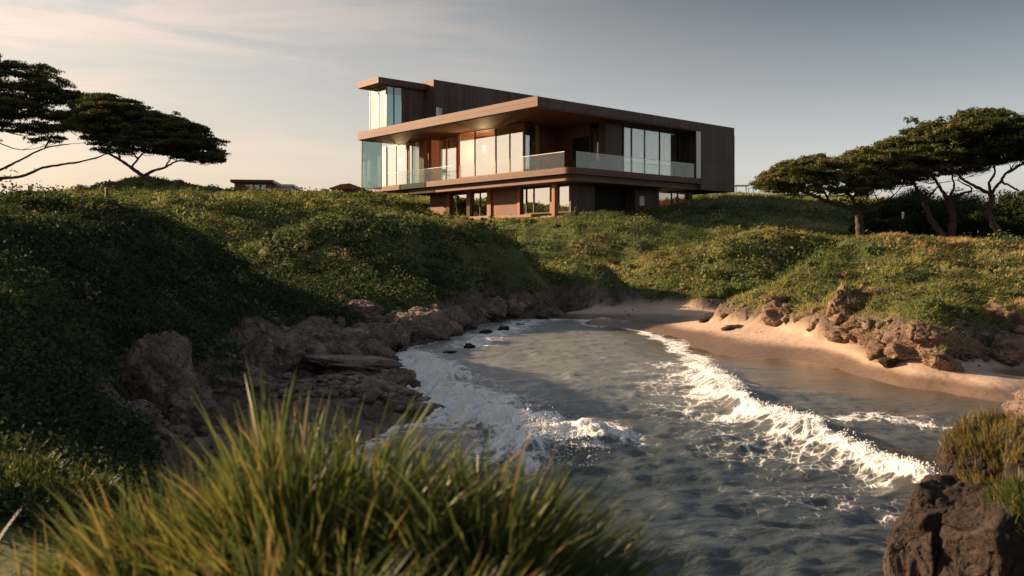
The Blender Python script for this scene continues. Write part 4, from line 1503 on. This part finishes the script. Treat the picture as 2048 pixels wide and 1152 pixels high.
# --- lower floor
lv0, lu0 = 5.0, 2.0
uL = {p: on_left(p, lv0) for p in (860, 894, 901, 935, 942, 976, 984, 1036, 1042, 1066, 1100, 1114, 1143)}
vR = {p: on_right(p, lu0) for p in (1146, 1190, 1270, 1318, 1345, 1376)}
lw = MB()
lw.box(lv0, lv0 + 0.2, uL[894], uL[860], 0, DB - 0.003)
part('plank_wall', lw, 'clad_red')
part('plank_wall', B(lv0, lv0 + 0.2, uL[1036], uL[984] - 0.02, 0, DB - 0.003), 'clad_red')
part('end_return', B(lv0 + 0.2, 12, uL[860] - 0.2, uL[860], 0, DB - 0.003), 'clad_red')
for p0, p1 in ((894, 901), (935, 942), (976, 984), (1036, 1042)):
    part('timber_post', B(lv0 - 0.12, lv0 + 0.2, uL[p1] + 0.02, uL[p0] - 0.005, 0.003, DB - 0.006), 'post')
win('L', lv0 + 0.08, uL[935], uL[901], 0.02, DB - 0.02, [on_left(912, lv0)])
dd_ = win('L', lv0 + 0.08, uL[976], uL[942], 0.02, DB - 0.02, [on_left(958, lv0)], label='dark glazed entrance door')
MB().tube([(lv0 + 0.02, on_left(956, lv0), 0.9), (lv0 + 0.02, on_left(956, lv0), 1.4)], 0.02).build('handle', M['steel'], dd_)
win('L', lv0 + 0.05, uL[1100], uL[1042], 0.02, DB - 0.02, [uL[1066], on_left(1051, lv0)], fw=0.10)
win('L', lv0 + 0.05, uL[1143] + 0.12, uL[1114], 0.02, DB - 0.02, (), fw=0.10)
part('timber_post', B(lv0, lv0 + 0.2, uL[1114] + 0.02, uL[1100] - 0.02, 0, DB - 0.003), 'post')
part('plank_wall', B(lv0, vR[1190], lu0, lu0 + 0.2, 0, DB - 0.003), 'clad')
part('plank_wall', B(vR[1270], vR[1318], lu0, lu0 + 0.2, -0.3, DB - 0.003), 'clad')
gd = part('garage_opening', B(vR[1190], vR[1270], lu0 + 0.9, lu0 + 1.0, -0.2, DB - 0.003), 'black')
part('wall_sign', B(on_right(1279, lu0), on_right(1288, lu0), lu0 - 0.03, lu0 - 0.003, 0.75, 1.45), 'white', 'small pale panel on the dark lower wall')
win('R', lu0 + 0.05, vR[1318], vR[1376], 0.45, DB - 0.02, [vR[1345], on_right(1357, lu0)], label='lower window with warm light on its far wall')
part('timber_post', B(vR[1376], vR[1376] + 0.35, lu0 - 0.15, lu0 + 0.2, -0.3, DB - 0.006), 'clad_red')
part('end_return', B(vR[1376] + 0.1, vR[1376] + 0.3, lu0 + 0.2, 12, -0.3, DB - 0.003), 'clad_red')
part('interior_floor', B(lv0 + 0.25, vR[1376], lu0 + 0.25, uL[860] - 0.25, -0.25, -0.01), 'floor')
part('interior_wall', B(10.5, 10.7, 3.2, 18.6, 0, DB - 0.003), 'plaster')
part('interior_wall', B(vR[1318] - 0.2, vR[1376], 7.0, 7.2, 0, DB - 0.003), 'post')
# free column under the deck corner
cpo = part('corner_column', B(3.86, 4.14, 2.46, 2.74, -0.4, DB - 0.006), 'post')
# timber steps along the sunny side
st_ = part('terrace', B(3.7, lv0 - 0.13, on_left(984, 3.9), on_left(888, 3.9), -0.42, -0.02), 'deckwood')
B(3.9, lv0 - 0.13, on_left(1062, 3.9), on_left(985.5, 3.9), -0.24, -0.05).build('step', M['deckwood'], st_)

# --- upper tower
TT0, TT1 = 10.95, 11.42
ts = part('tower_roof', B(0.03, 8, 18.97, 22.3, TT0, TT1), 'clad')
B(-0.03, 0.027, 18.95, 22.3, TT0 - 0.02, TT1 + 0.02).build('fascia', M['fascia'], ts)
B(0.12, 4.7, 19.05, 22.2, TT0 - 0.06, TT0 - 0.003).build('soffit', M['soffit'], ts)
win('L', 1.0, 19.45, 22.0, RT + 0.01, TT0 - 0.07, [20.6], mat='glass_blue', fr='steel', fw=0.05)
win('R', 19.3, 1.0, 2.5, RT + 0.01, TT0 - 0.07, [1.72], mat='glass_blue', fr='frame', fw=0.05)
win('R', 22.0, 1.12, 4.5, RT + 0.01, TT0 - 0.07, [2.6], mat='glass_blue', fr='steel', fw=0.05)
part('tower_wall', B(2.52, 4.8, 19.3, 19.5, RT + 0.003, TT0 - 0.065), 'clad')
tv = part('tower_block', B(4.8, 16.5, 18.0, 22.2, RT + 0.003, 11.68), 'clad')
B(4.74, 4.797, 17.97, 19.28, 11.15, 11.71).build('fascia', M['fascia'], tv)
win('R', 17.93, on_right(871, 17.95), on_right(887, 17.95), RT + 1.0, RT + 2.2, (), fw=0.05, depth=0.12)


# lit pendants inside
def pendant(label, v, u, z, watt):
    e = empty('pendant_lamp', (HC[0] + v * HV[0] + u * HU[0], HC[1] + v * HV[1] + u * HU[1], HZ0 + z))
    MB().tube([(0, 0, 0.12), (0, 0, 0.95)], 0.012, 6).build('cord', M['frame'], e)
    m = MB()
    m.tube([(0, 0, 0.12 * math.cos(k / 8 * pi)) for k in range(9)], [max(0.002, 0.12 * math.sin(k / 8 * pi)) for k in range(9)], 14)
    m.build('globe', M['lamp'], e, smooth=True)
    ld = bpy.data.lights.new('pendant_light', 'POINT')
    ld.energy = watt
    ld.color = (1.0, 0.62, 0.32)
    ld.shadow_soft_size = 0.16
    lo = bpy.data.objects.new('pendant_light', ld)
    lo.location = (0, 0, -0.3)
    lo.parent = e
    COL.objects.link(lo)
    tag(e, label, 'lamp', 'lit pendants inside the house')


m_, t_n = new_mat('lamp_glow')
finish(t_n, t_n.add('ShaderNodeEmission', {'Color': (1.0, 0.72, 0.42, 1), 'Strength': 6.0}))
M['lamp'] = m_
pendant('glowing globe lamp behind the tall glass wall', 5.2, on_left(968, 5.2), 5.5, 420)
pendant('glowing globe lamp in the room at the far left of the upper floor', 5.6, on_left(800, 5.6), 5.5, 320)
pendant('glowing lamp behind the low window under the solid end', 16.5, 4.5, 1.2, 45)
part('partition', B(vR[1318] - 0.25, vR[1318] - 0.1, lu0 + 0.25, 8.0, -0.25, DB - 0.003), 'post')  # this and the next: unseen inner walls added to block lamp light leaking
part('partition', B(vR[1270] + 0.02, vR[1270] + 0.15, lu0 + 0.25, 8.0, -0.25, DB - 0.003), 'clad')


# terrace furniture, a few dark pieces behind the balustrades
def hp(v, u, z):
    return (HC[0] + v * HV[0] + u * HU[0], HC[1] + v * HV[1] + u * HU[1], HZ0 + z)


def chair_proto():
    e = empty('dining_chair', (0, 0, 0))
    B(-0.24, 0.24, -0.24, 0.24, 0.44, 0.48).build('seat', M['charcoal'], e, bevel=0.01)
    B(-0.24, 0.24, 0.20, 0.24, 0.55, 0.90).build('backrest', M['charcoal'], e, bevel=0.01)
    for sx in (-0.21, 0.21):
        MB().tube([(sx, 0.22, 0), (sx, 0.22, 0.9)], 0.017, 6).build('leg', M['frame'], e)
        MB().tube([(sx, -0.21, 0), (sx, -0.21, 0.44)], 0.017, 6).build('leg', M['frame'], e)
        MB().tube([(sx * 1.1, -0.21, 0.66), (sx * 1.1, 0.22, 0.66)], 0.014, 6).build('armrest', M['frame'], e)
    return e


ch0 = chair_proto()
spots = [(4.2, on_left(848, 4.2), 1.2, 'dark chair on the left balcony nearest the red recess wall'),
         (4.5, on_left(862, 4.5), -1.9, 'dark chair on the left balcony facing back to the recess wall'),
         (3.75, on_left(892, 3.75), 2.6, 'dark chair on the left balcony beside the tall glass wall'),
         (5.3, on_right(1088, 4.2), 0.4, 'dark chair on the corner balcony by the blue corner window'),
         (6.6, 3.4, -0.7, 'dark chair on the corner balcony by the dark door')]
for k, (v, u, a, lb) in enumerate(spots):
    c = ch0 if k == 0 else copy_tree(ch0)
    c.location = hp(v, u, DT + 0.03)
    c.rotation_euler = (0, 0, a)
    tag(c, lb, 'chair', 'dark chairs on the balconies')
tb = empty('dining_table', hp(4.35, on_left(855, 4.35), DT + 0.03), ang)
B(-0.45, 0.45, -0.7, 0.7, 0.71, 0.75).build('tabletop', M['post'], tb)
for sx in (-0.38, 0.38):
    for sy_ in (-0.62, 0.62):
        B(sx - 0.03, sx + 0.03, sy_ - 0.03, sy_ + 0.03, 0, 0.708).build('leg', M['frame'], tb)
tag(tb, 'small timber table between dark chairs on the left balcony', 'table')
sf = empty('outdoor_sofa', hp(7.0, 0.9, DT + 0.03), ang)
B(-0.8, 0.8, -0.35, 0.35, 0.12, 0.42).build('seat', M['charcoal'], sf, bevel=0.03)
B(-0.8, 0.8, 0.22, 0.40, 0.423, 0.75).build('backrest', M['charcoal'], sf, bevel=0.03)
for sx in (-0.9, 0.8):
    B(sx, sx + 0.1, -0.35, 0.40, 0.1, 0.6).build('armrest', M['charcoal'], sf, bevel=0.02)
tag(sf, 'low dark outdoor sofa behind the glass balustrade of the right balcony', 'sofa')


# ------------------------------------------------------------------ trees
def smooth_path(pts, n=6, wob=0.0, rng=random):
    """Catmull-Rom through the points, with a little wander"""
    pts = [np.array(p, float) for p in pts]
    if len(pts) == 2:
        pts = [pts[0], (pts[0] + pts[1]) / 2 + np.array([rng.gauss(0, wob) for _ in range(3)]), pts[1]]
    q = [2 * pts[0] - pts[1]] + pts + [2 * pts[-1] - pts[-2]]
    out = []
    for i in range(1, len(q) - 2):
        for k in range(n):
            t = k / n
            a, b, c, d = q[i - 1], q[i], q[i + 1], q[i + 2]
            out.append(0.5 * (2 * b + (c - a) * t + (2 * a - 5 * b + 4 * c - d) * t * t + (-a + 3 * b - 3 * c + d) * t ** 3))
    out.append(pts[-1])
    for k in range(1, len(out) - 1):
        out[k] = out[k] + np.array([rng.gauss(0, wob * 0.35) for _ in range(3)])
    return out


def tree(name, label, Y, limbs, outline, depth, npads, padw, padh, seed, leaf=(0.30, 0.085), per=420, group=None, tintb=0.45, flare=1.3, hang=0.5):
    """limbs: list of ([(px,py,dY)...], r0, r1); outline: (px, ytop, ybottom) of the crown as seen"""
    rnd = random.Random(seed)
    rng = np.random.default_rng(seed)
    p0 = limbs[0][0][0]
    b = P(p0[0], p0[1], Y + p0[2])
    e = empty(name, b)
    nodes = []
    mb = MB()
    for i, (pl, r0, r1) in enumerate(limbs):
        pts = smooth_path([P(x, y, Y + dy) - b for x, y, dy in pl], 6, 0.05, rnd)
        n = len(pts)
        rad = [r0 + (r1 - r0) * (k / (n - 1)) ** 0.8 for k in range(n)]
        rad = [r * (1 + 0.14 * rnd.uniform(-1, 1)) for r in rad]
        if i == 0:
            rad[0] *= flare
        mb.tube(pts, rad, 9)
        if i or len(limbs) == 1:
            nodes += list(zip(pts[n // 3:], rad[n // 3:]))
        else:
            nodes += list(zip(pts[2 * n // 3:], rad[2 * n // 3:]))
    # foliage pads under an umbrella-shaped envelope
    ox = np.array([o[0] for o in outline], float)
    ot = np.array([o[1] for o in outline], float)
    ob = np.array([o[2] for o in outline], float)
    P_, D_, T_, L_ = [], [], [], []
    for k in range(npads):
        px = rng.uniform(ox[0], ox[-1])
        yt, yb = np.interp(px, ox, ot), np.interp(px, ox, ob)
        dd = rng.uniform(-1, 1)
        edge = min(px - ox[0], ox[-1] - px) / (ox[-1] - ox[0]) * 2
        dmax = depth * math.sqrt(max(0.08, 1 - (1 - min(1, edge * 1.6)) ** 2))
        v_ = rng.beta(1.0, 1.25)
        drop = (dd ** 2) * 0.25
        py = yt + (yb - yt) * min(1, v_ * (1 - drop) + drop)
        m2p = F / Y
        ph = padh * rng.uniform(0.7, 1.25)
        py = min(max(py, yt + ph * m2p * 0.8), max(yb - ph * m2p * 0.3, yt + ph * m2p * 0.8))
        c = P(px, py, Y + dd * dmax) - b
        pw = padw * rng.uniform(0.6, 1.3) * (0.55 + 0.45 * min(1, edge * 2.2))
        if k % (4 if leaf[0] < 0.3 else 7) == 3:
            # small wisps that break the outline above and below
            pw *= 0.5
            ph *= 0.8
            c[2] += padh * rng.choice([rng.uniform(0.3, 1.1), -rng.uniform(0.2, 0.9)])
            c[0] += rng.normal(0, padw * 0.5)
        # twig from the nearest limb to this pad
        best = min(nodes, key=lambda q: np.linalg.norm((q[0] - c) * np.array([1, 1, 1.2])) + (3 if q[0][2] > c[2] else 0))
        L = np.linalg.norm(best[0] - c)
        if L > 0.3:
            mid = best[0] * 0.5 + c * 0.5 + np.array([rnd.gauss(0, 0.10 * L), rnd.gauss(0, 0.10 * L), -0.10 * L + rnd.gauss(0, 0.05 * L)])
            r0 = min(best[1] * 0.6, 0.03 + 0.016 * L)
            path = smooth_path([best[0], mid, c - np.array([0, 0, ph * 0.4])], 4, 0.04 * min(1, L), rnd)
            mb.tube(path, [r0 + (0.014 - r0) * (q / (len(path) - 1)) for q in range(len(path))], 5)
            if k % 2 == 0:
                nodes.append((path[len(path) // 2], r0 * 0.6))
            for _ in range(3):
                tgt = c + np.array([rnd.uniform(-1, 1) * pw, rnd.uniform(-1, 1) * pw, rnd.uniform(-0.4, 0.3) * ph])
                mb.tube([path[-3], (path[-3] + tgt) / 2 + np.array([0, 0, -0.05]), tgt], [0.016, 0.011, 0.005], 4)
        n = int(per * (pw / padw) ** 1.7)
        # sub-tufts give the pad an uneven edge
        nt = 9
        ta = rng.uniform(0, 2 * pi, nt)
        tr = np.sqrt(rng.random(nt))
        tx, ty = tr * np.cos(ta) * pw, tr * np.sin(ta) * pw
        tz = ph * (0.5 * (1 - tr ** 2) + rng.uniform(-0.25, 0.35, nt))
        w = rng.integers(0, nt, n)
        dr = rng.normal(size=(n, 3))
        dr[:, 2] = np.abs(dr[:, 2]) * 0.8 - 0.25
        dr /= np.linalg.norm(dr, axis=1)[:, None]
        rr = rng.random(n) ** 0.4
        sz = pw * 0.42
        pos = np.stack([tx[w], ty[w], tz[w]], 1) + dr * rr[:, None] * np.array([sz, sz, ph * 0.55])
        P_.append(pos + c)
        D_.append(dr * 0.8 + np.array([0, 0, 0.35]))
        tt = tintb + rng.normal(0, 0.13) + rng.normal(0, 0.09, n)
        dead = rng.random(n) < 0.05
        tt[dead] = rng.uniform(0.9, 1.0, dead.sum())
        T_.append(np.clip(tt, 0, 1))
        L_.append(rng.uniform(0.6, 1.3, n))
    pos, dr, tt, ll = np.concatenate(P_), np.concatenate(D_), np.concatenate(T_), np.concatenate(L_)
    mb.build('trunk', M['bark'], e, smooth=True)
    leaves('crown', pos, dr, ll * leaf[0], ll * leaf[1], tt, M['pine'], e, jitter=0.45, rng=rng)
    tag(e, label, 'tree', group)
    return e


# left: one on the dune top, one rooted out of frame whose limbs reach in
tree('umbrella_tree', 'dark flat-topped windswept tree forking on the dune top left of the house', 94,
     [([(286, 358, 0), (286, 352, 0)], 0.28, 0.26),
      ([(286, 353, 0), (262, 335, 0.3), (240, 320, 0.6), (215, 305, 1.0), (195, 285, 1.0)], 0.24, 0.08),
      ([(286, 353, 0), (306, 342, -0.3), (330, 335, -0.6), (355, 322, -0.8), (385, 325, -1)], 0.20, 0.05),
      ([(262, 335, 0.3), (276, 318, 0), (290, 300, -0.6), (300, 280, -0.6)], 0.13, 0.05),
      ([(240, 320, 0.6), (235, 300, -0.5), (225, 280, -1)], 0.12, 0.05),
      ([(330, 335, -0.6), (345, 312, 0.5), (360, 295, 0.8)], 0.10, 0.04),
      ([(276, 318, 0), (262, 300, 1.5), (250, 270, 2)], 0.09, 0.04)],
     [(150, 190, 270), (180, 186, 290), (220, 192, 310), (260, 206, 312), (310, 222, 308), (360, 240, 312), (400, 256, 330), (428, 280, 334), (442, 308, 326)],
     4.8, 240, 1.7, 0.50, 3, per=520, leaf=(0.36, 0.11), tintb=0.66)
tree('umbrella_tree', 'tall dark windswept tree at the left edge with two long bare limbs', 104,
     [([(-150, 420, 0), (-110, 385, 0), (-60, 366, 0)], 0.45, 0.34),
      ([(-60, 366, 0), (0, 357, 0), (45, 352, 0), (85, 336, 0.2), (130, 328, 0.2), (185, 318, 0), (215, 306, 0)], 0.24, 0.07),
      ([(-60, 366, 0), (0, 340, -1), (45, 318, -1), (90, 296, -1), (140, 288, -1)], 0.20, 0.06),
      ([(-110, 385, 0), (-60, 320, 0.5), (0, 260, 0.5), (60, 218, 0.5), (110, 205, 0.6)], 0.26, 0.07),
      ([(-110, 385, 0), (-80, 300, 1), (-40, 220, 1.5), (0, 170, 1.6)], 0.24, 0.07),
      ([(90, 296, -1), (105, 270, -0.5), (130, 245, 0)], 0.10, 0.04),
      ([(60, 218, 0.5), (90, 222, -1), (120, 232, -1.5)], 0.08, 0.03)],
     [(-330, 150, 260), (-200, 105, 290), (-100, 95, 300), (0, 110, 262), (40, 122, 250), (80, 135, 288), (110, 158, 292), (140, 172, 282), (165, 196, 262), (200, 215, 285), (232, 262, 300)],
     7.0, 310, 2.1, 0.60, 5, per=520, leaf=(0.42, 0.13), tintb=0.60)

RT_G = 'windswept trees on the right'
tree('umbrella_tree', 'low spreading windswept tree on the right nearest the house, with one short stout trunk', 46,
     [([(1724, 492, 0), (1720, 465, 0), (1718, 440, 0), (1716, 424, 0)], 0.24, 0.18),
      ([(1716, 424, 0), (1690, 412, -0.2), (1660, 405, -0.4), (1625, 390, -0.5), (1590, 380, -0.5), (1555, 374, -0.5)], 0.15, 0.04),
      ([(1716, 424, 0), (1705, 398, 0.4), (1688, 380, 0.6), (1665, 368, 0.6)], 0.13, 0.04),
      ([(1716, 424, 0), (1745, 420, -0.3), (1768, 405, -0.4), (1788, 390, -0.4)], 0.12, 0.04),
      ([(1705, 398, 0.4), (1722, 370, 0.8), (1740, 345, 0.8)], 0.09, 0.03),
      ([(1660, 405, -0.4), (1640, 372, 0.6), (1620, 350, 0.6)], 0.08, 0.03)],
     [(1516, 368, 378), (1545, 340, 386), (1580, 322, 388), (1620, 312, 386), (1660, 314, 384), (1700, 305, 388), (1740, 300, 395), (1780, 300, 400), (1815, 318, 385)],
     3.2, 150, 0.86, 0.36, 7, leaf=(0.22, 0.062), per=540, group=RT_G, tintb=0.74)
tree('umbrella_tree', 'leaning twin-trunked windswept tree in the middle of the right group', 46.5,
     [([(1908, 496, 0), (1904, 470, 0), (1906, 440, 0), (1900, 415, 0), (1898, 398, 0)], 0.24, 0.16),
      ([(1906, 492, 0.1), (1880, 465, 0.3), (1862, 440, 0.4), (1852, 415, 0.4), (1846, 398, 0.4)], 0.22, 0.13),
      ([(1846, 398, 0.4), (1830, 372, 0.4), (1815, 350, 0.3), (1790, 330, 0.3)], 0.11, 0.04),
      ([(1850, 404, 0.4), (1866, 384, -0.2), (1880, 365, -0.6)], 0.09, 0.03),
      ([(1898, 398, 0), (1880, 376, -0.4), (1865, 350, -0.6), (1850, 330, -0.6)], 0.11, 0.04),
      ([(1898, 398, 0), (1920, 388, 0.2), (1945, 380, 0.3), (1915, 360, 0.6)], 0.10, 0.03),
      ([(1898, 398, 0), (1908, 370, 0.8), (1900, 340, 1)], 0.09, 0.03),
      ([(1815, 350, 0.3), (1780, 352, -0.6), (1745, 360, -1)], 0.06, 0.02)],
     [(1700, 330, 360), (1740, 296, 372), (1780, 275, 372), (1820, 258, 370), (1870, 246, 362), (1920, 246, 352), (1960, 262, 345), (1990, 290, 335)],
     3.0, 160, 0.95, 0.38, 9, leaf=(0.22, 0.062), per=540, group=RT_G, tintb=0.72)
tree('umbrella_tree', 'tallest windswept tree at the right edge with a bare crooked trunk against the sky', 45,
     [([(2012, 510, 0), (2004, 480, 0), (1985, 445, 0), (1976, 425, 0), (1984, 400, 0), (1982, 388, 0)], 0.23, 0.15),
      ([(1982, 388, 0), (1955, 375, -0.2), (1930, 362, -0.4), (1912, 345, -0.5), (1895, 330, -0.5)], 0.11, 0.04),
      ([(1982, 388, 0), (1978, 368, 0.4), (1990, 345, 0.8), (1985, 320, 1)], 0.09, 0.04),
      ([(1982, 388, 0), (2000, 365, -0.2), (2015, 345, -0.3), (2040, 330, -0.2)], 0.10, 0.04),
      ([(2000, 362, -0.2), (2020, 372, 0), (2038, 382, 0)], 0.06, 0.05),
      ([(2015, 345, -0.3), (2060, 320, 0.5), (2110, 300, 0.6)], 0.08, 0.03)],
     [(1836, 262, 310), (1870, 240, 318), (1910, 228, 322), (1960, 222, 325), (2010, 223, 330), (2025, 235, 332), (2060, 246, 335), (2120, 250, 330), (2180, 290, 325)],
     3.0, 165, 0.95, 0.38, 13, leaf=(0.22, 0.062), per=540, group=RT_G, tintb=0.66)
tree('umbrella_tree', 'leafy branch tip of a tree just out of frame at the right edge', 52,
     [([(2150, 500, 0), (2140, 450, 0), (2120, 420, 0)], 0.22, 0.12), ([(2120, 420, 0), (2080, 410, 0), (2050, 402, 0)], 0.08, 0.03)],
     [(2032, 390, 410), (2060, 380, 420), (2100, 360, 425), (2160, 350, 425), (2220, 380, 420)],
     2.0, 26, 0.75, 0.28, 15, leaf=(0.24, 0.07), per=520, group=RT_G, tintb=0.45)


def bush(label, px, py, Y, w, h, seed, name='bush', n=9000, tintb=0.3, group=None, leaf=0.16, mat='pine'):
    """rounded bush: short stems and a lumpy crown"""
    rng = np.random.default_rng(seed)
    g = P(px, py, Y)
    g[2] = float(th(g[0], g[1])) - 0.1
    e = empty(name, g)
    sx, sz = w / 2 / F * Y, h / F * Y
    mb = MB()
    k = 16
    cs = np.stack([rng.uniform(-1, 1, k) * sx * 0.75, rng.uniform(-1, 1, k) * sx * 0.6, rng.uniform(0.3, 0.85, k) * sz], 1)
    cs[:, 2] *= 1 - 0.5 * (cs[:, 0] / sx) ** 2
    for c in cs:
        mb.tube([(0, 0, 0), c * np.array([0.6, 0.6, 0.4]), c], [0.05, 0.035, 0.012], 5)
    mb.build('stem', M['bark'], e, smooth=True)
    w_ = rng.integers(0, k, n)
    d = rng.normal(size=(n, 3))
    d /= np.linalg.norm(d, axis=1)[:, None]
    r = rng.random(n) ** 0.45
    pos = cs[w_] + d * r[:, None] * np.array([sx * 0.36, sx * 0.36, sz * 0.28])
    pos[:, 2] = np.maximum(pos[:, 2], 0.02)
    tt = np.clip(tintb + rng.normal(0, 0.12, k)[w_] + rng.normal(0, 0.08, n), 0, 1)
    ll = rng.uniform(0.6, 1.3, n) * leaf
    leaves('foliage', pos, d * 0.8 + np.array([0, 0, 0.3]), ll, ll * 0.55, tt, M[mat], e, jitter=0.5, rng=rng)
    tag(e, label, 'bush', group)
    return e


BG = 'dark bushes behind the right trees'
bush('dark bush at the far left of the thicket behind the low spreading tree', 1760, 455, 62, 130, 62, 21, group=BG)
bush('dark bush behind the twin-trunked tree', 1850, 470, 62, 150, 80, 22, group=BG)
bush('dark rounded bush under the sky gap left of the crooked trunk', 1940, 480, 60, 150, 85, 23, group=BG)
bush('dark bush behind the crooked trunk', 2010, 490, 57, 130, 92, 24, group=BG)
bush('dark bush at the right edge of the thicket', 2080, 490, 55, 140, 88, 25, group=BG)
bush('lower dark bush between the twin trunks and the crooked trunk', 1955, 500, 50, 130, 46, 26, group=BG)
bush('low dark bush to the right of the short stout trunk', 1790, 492, 52, 110, 40, 27, group=BG)
bush('broad dark bush added to deepen the shade left of the twin-trunked tree', 1835, 494, 49, 120, 62, 41, group=BG, tintb=0.2)  # this and the next three: darker-leaved bushes added to make deep tree shade
bush('broad dark bush added to deepen the shade right of the twin-trunked tree', 1950, 498, 48.5, 110, 74, 42, group=BG, tintb=0.2)
bush('broad dark bush added to deepen the shade beyond the crooked trunk at the right edge', 2050, 506, 48, 130, 84, 43, group=BG, tintb=0.2)
bush('low dark shrub added to deepen the shade just behind the short stout trunk', 1745, 486, 51, 90, 34, 44, group=BG, tintb=0.25)
bush('round green bush at the back of the beach against the rocks', 1462, 606, 37.4, 60, 30, 28, n=3500, tintb=0.66, leaf=0.11, mat='scrub')
bush('small yellow shrub under the leaning twin-trunked tree', 1885, 494, 42, 22, 18, 29, n=900, tintb=0.86, leaf=0.09, mat='scrub')
bush('slim young shrub standing on the lit grass before the house', 1152, 430, 56.0, 10, 22, 30, n=700, tintb=0.84, leaf=0.10, mat='scrub')


# ------------------------------------------------------------------ far buildings and posts
def at_ground(px, Y):
    x = (px - 1024) / F * Y
    return x, Y, float(th(x, Y))


def far_house(name, label, px0, px1, ptop, pbot, Y, wall, roofm, glassw=True, roof_h=0.3, chimney=False):
    x0, x1 = (px0 - 1024) / F * Y, (px1 - 1024) / F * Y
    zt, zb = CAM_Z - (ptop - HZ) / F * Y, CAM_Z - (pbot - HZ) / F * Y
    e = empty(name, ((x0 + x1) / 2, Y, zb), 0.12)
    w, h = (x1 - x0) / 2, zt - zb
    B(-w, w, 0, 5, -1.2, h - roof_h).build('wall', M[wall], e)
    r = B(-w - 0.35, w + 0.35, -0.5, 5.4, h - roof_h + 0.003, h).build('roof', M[roofm], e)
    if chimney:
        B(-w * 0.5, -w * 0.5 + 0.5, 1, 1.5, h + 0.003, h + 0.9).build('chimney', M[wall], r)
    if glassw:
        for k in range(3):
            f_ = B(-w * 0.25 + k * w * 0.36, -w * 0.25 + (k + 0.85) * w * 0.36, -0.05, -0.003, h * 0.15, h - roof_h - 0.15).build('window', M['frame'], e)
            B(-w * 0.25 + k * w * 0.36 + 0.07, -w * 0.25 + (k + 0.85) * w * 0.36 - 0.07, -0.07, -0.053, h * 0.15 + 0.07, h - roof_h - 0.22).build('pane', M['glass'], f_)
    tag(e, label, 'house')
    return e


far_house('flat_roofed_pavilion', 'low flat-roofed pavilion with big windows on the far ridge left of the house', 470, 540, 360, 384, 92, 'clad_red', 'frame')
far_house('low_annex', 'low blue-grey annex right of the flat-roofed pavilion', 532, 582, 369, 384, 95, 'steel', 'steel', False, 0.25)
far_house('far_cottage', 'small pale cottage with a chimney far off at the left edge', 38, 86, 382, 400, 124, 'white', 'clad', False, 0.4, True)


def gable(name, label, px0, px1, ptop, pbot, Y, mat):
    x0, x1 = (px0 - 1024) / F * Y, (px1 - 1024) / F * Y
    zt, zb = CAM_Z - (ptop - HZ) / F * Y, CAM_Z - (pbot - HZ) / F * Y
    e = empty(name, ((x0 + x1) / 2, Y, zb))
    w, h = (x1 - x0) / 2, zt - zb
    B(-w * 0.85, w * 0.85, 0, 4, -1.0, h * 0.45).build('wall', M['clad'], e)
    m = MB()
    m.v = [(-w, -0.3, h * 0.45), (w, -0.3, h * 0.35), (w * 0.1, -0.3, h), (-w * 0.4, -0.3, h * 0.9), (-w, 4.3, h * 0.45), (w, 4.3, h * 0.35), (w * 0.1, 4.3, h), (-w * 0.4, 4.3, h * 0.9)]
    m.f = [[0, 1, 2, 3], [7, 6, 5, 4], [0, 4, 5, 1], [1, 5, 6, 2], [2, 6, 7, 3], [3, 7, 4, 0]]
    m.build('roof', M[mat], e)
    tag(e, label, 'house')
    return e


gable('brown_roofed_hut', 'low hut with a sloping brown roof on the ridge just left of the house', 658, 735, 367, 386, 96, 'clad_red')


def post(name, label, px, ptop, pbot, Y, r, mat, cat, arm=None):
    x = (px - 1024) / F * Y
    zt, zb = CAM_Z - (ptop - HZ) / F * Y, CAM_Z - (pbot - HZ) / F * Y
    zb = min(zb, float(th(x, Y)))
    e = empty(name, (x, Y, zb))
    h = zt - zb
    MB().tube([(0, 0, -0.2), (0, 0, h)], [r, r * 0.9], 8).build('shaft', M[mat], e)
    MB().tube([(0, 0, h), (0, 0, h + r * 0.8)], [r * 1.25, r * 0.6], 8).build('cap', M[mat], e)
    if arm:
        B(-arm, arm, -r * 0.6, -r * 1.0 - 0.03, h * 0.62, h * 0.95).build('board', M[mat], e)
    tag(e, label, cat)
    return e


post('wooden_post', 'short weathered wooden post on the dune below the forked tree', 214, 378, 404, 68, 0.17, 'post', 'post')
post('sign_post', 'pale small signpost beside the far cottage at the left', 86, 380, 396, 104, 0.10, 'white', 'sign', 0.55)
post('marker_post', 'slim white marker post in the dark grass under the house overhang', 1434, 390, 408, 66, 0.07, 'white', 'post')
post('marker_post', 'tiny white post in the dark thicket left of the twin-trunked tree', 1806, 426, 440, 54, 0.08, 'white', 'post')
post('grass_stalk', 'lone thin stalk standing on the crest of the right headland', 1852, 474, 490, 29.5, 0.012, 'post', 'plant')

# open shelter and frame on the skyline right of the house
px, Y = 1482, 84
x = (px - 1024) / F * Y
z0 = CAM_Z - (388 - HZ) / F * Y
e = empty('open_shelter', (x, Y, z0))
B(-0.75, 0.75, -0.6, 0.6, 0.78, 0.86).build('roof', M['steel'], e)
for sx in (-0.5, 0.5):
    B(sx - 0.04, sx + 0.04, -0.04, 0.04, -0.6, 0.777).build('post', M['steel'], e)
tag(e, 'tiny open shelter on posts on the skyline behind the house end', 'shelter')
x = (1502 - 1024) / F * Y
e = empty('timber_frame', (x, Y, z0))
B(-0.32, 0.32, -0.04, 0.04, 0.56, 0.61).build('crossbar', M['steel'], e)
for sx in (-0.25, 0.22):
    B(sx - 0.03, sx + 0.03, -0.03, 0.03, -0.6, 0.557).build('post', M['steel'], e)
tag(e, 'tiny timber frame right of the open shelter on the skyline', 'frame')
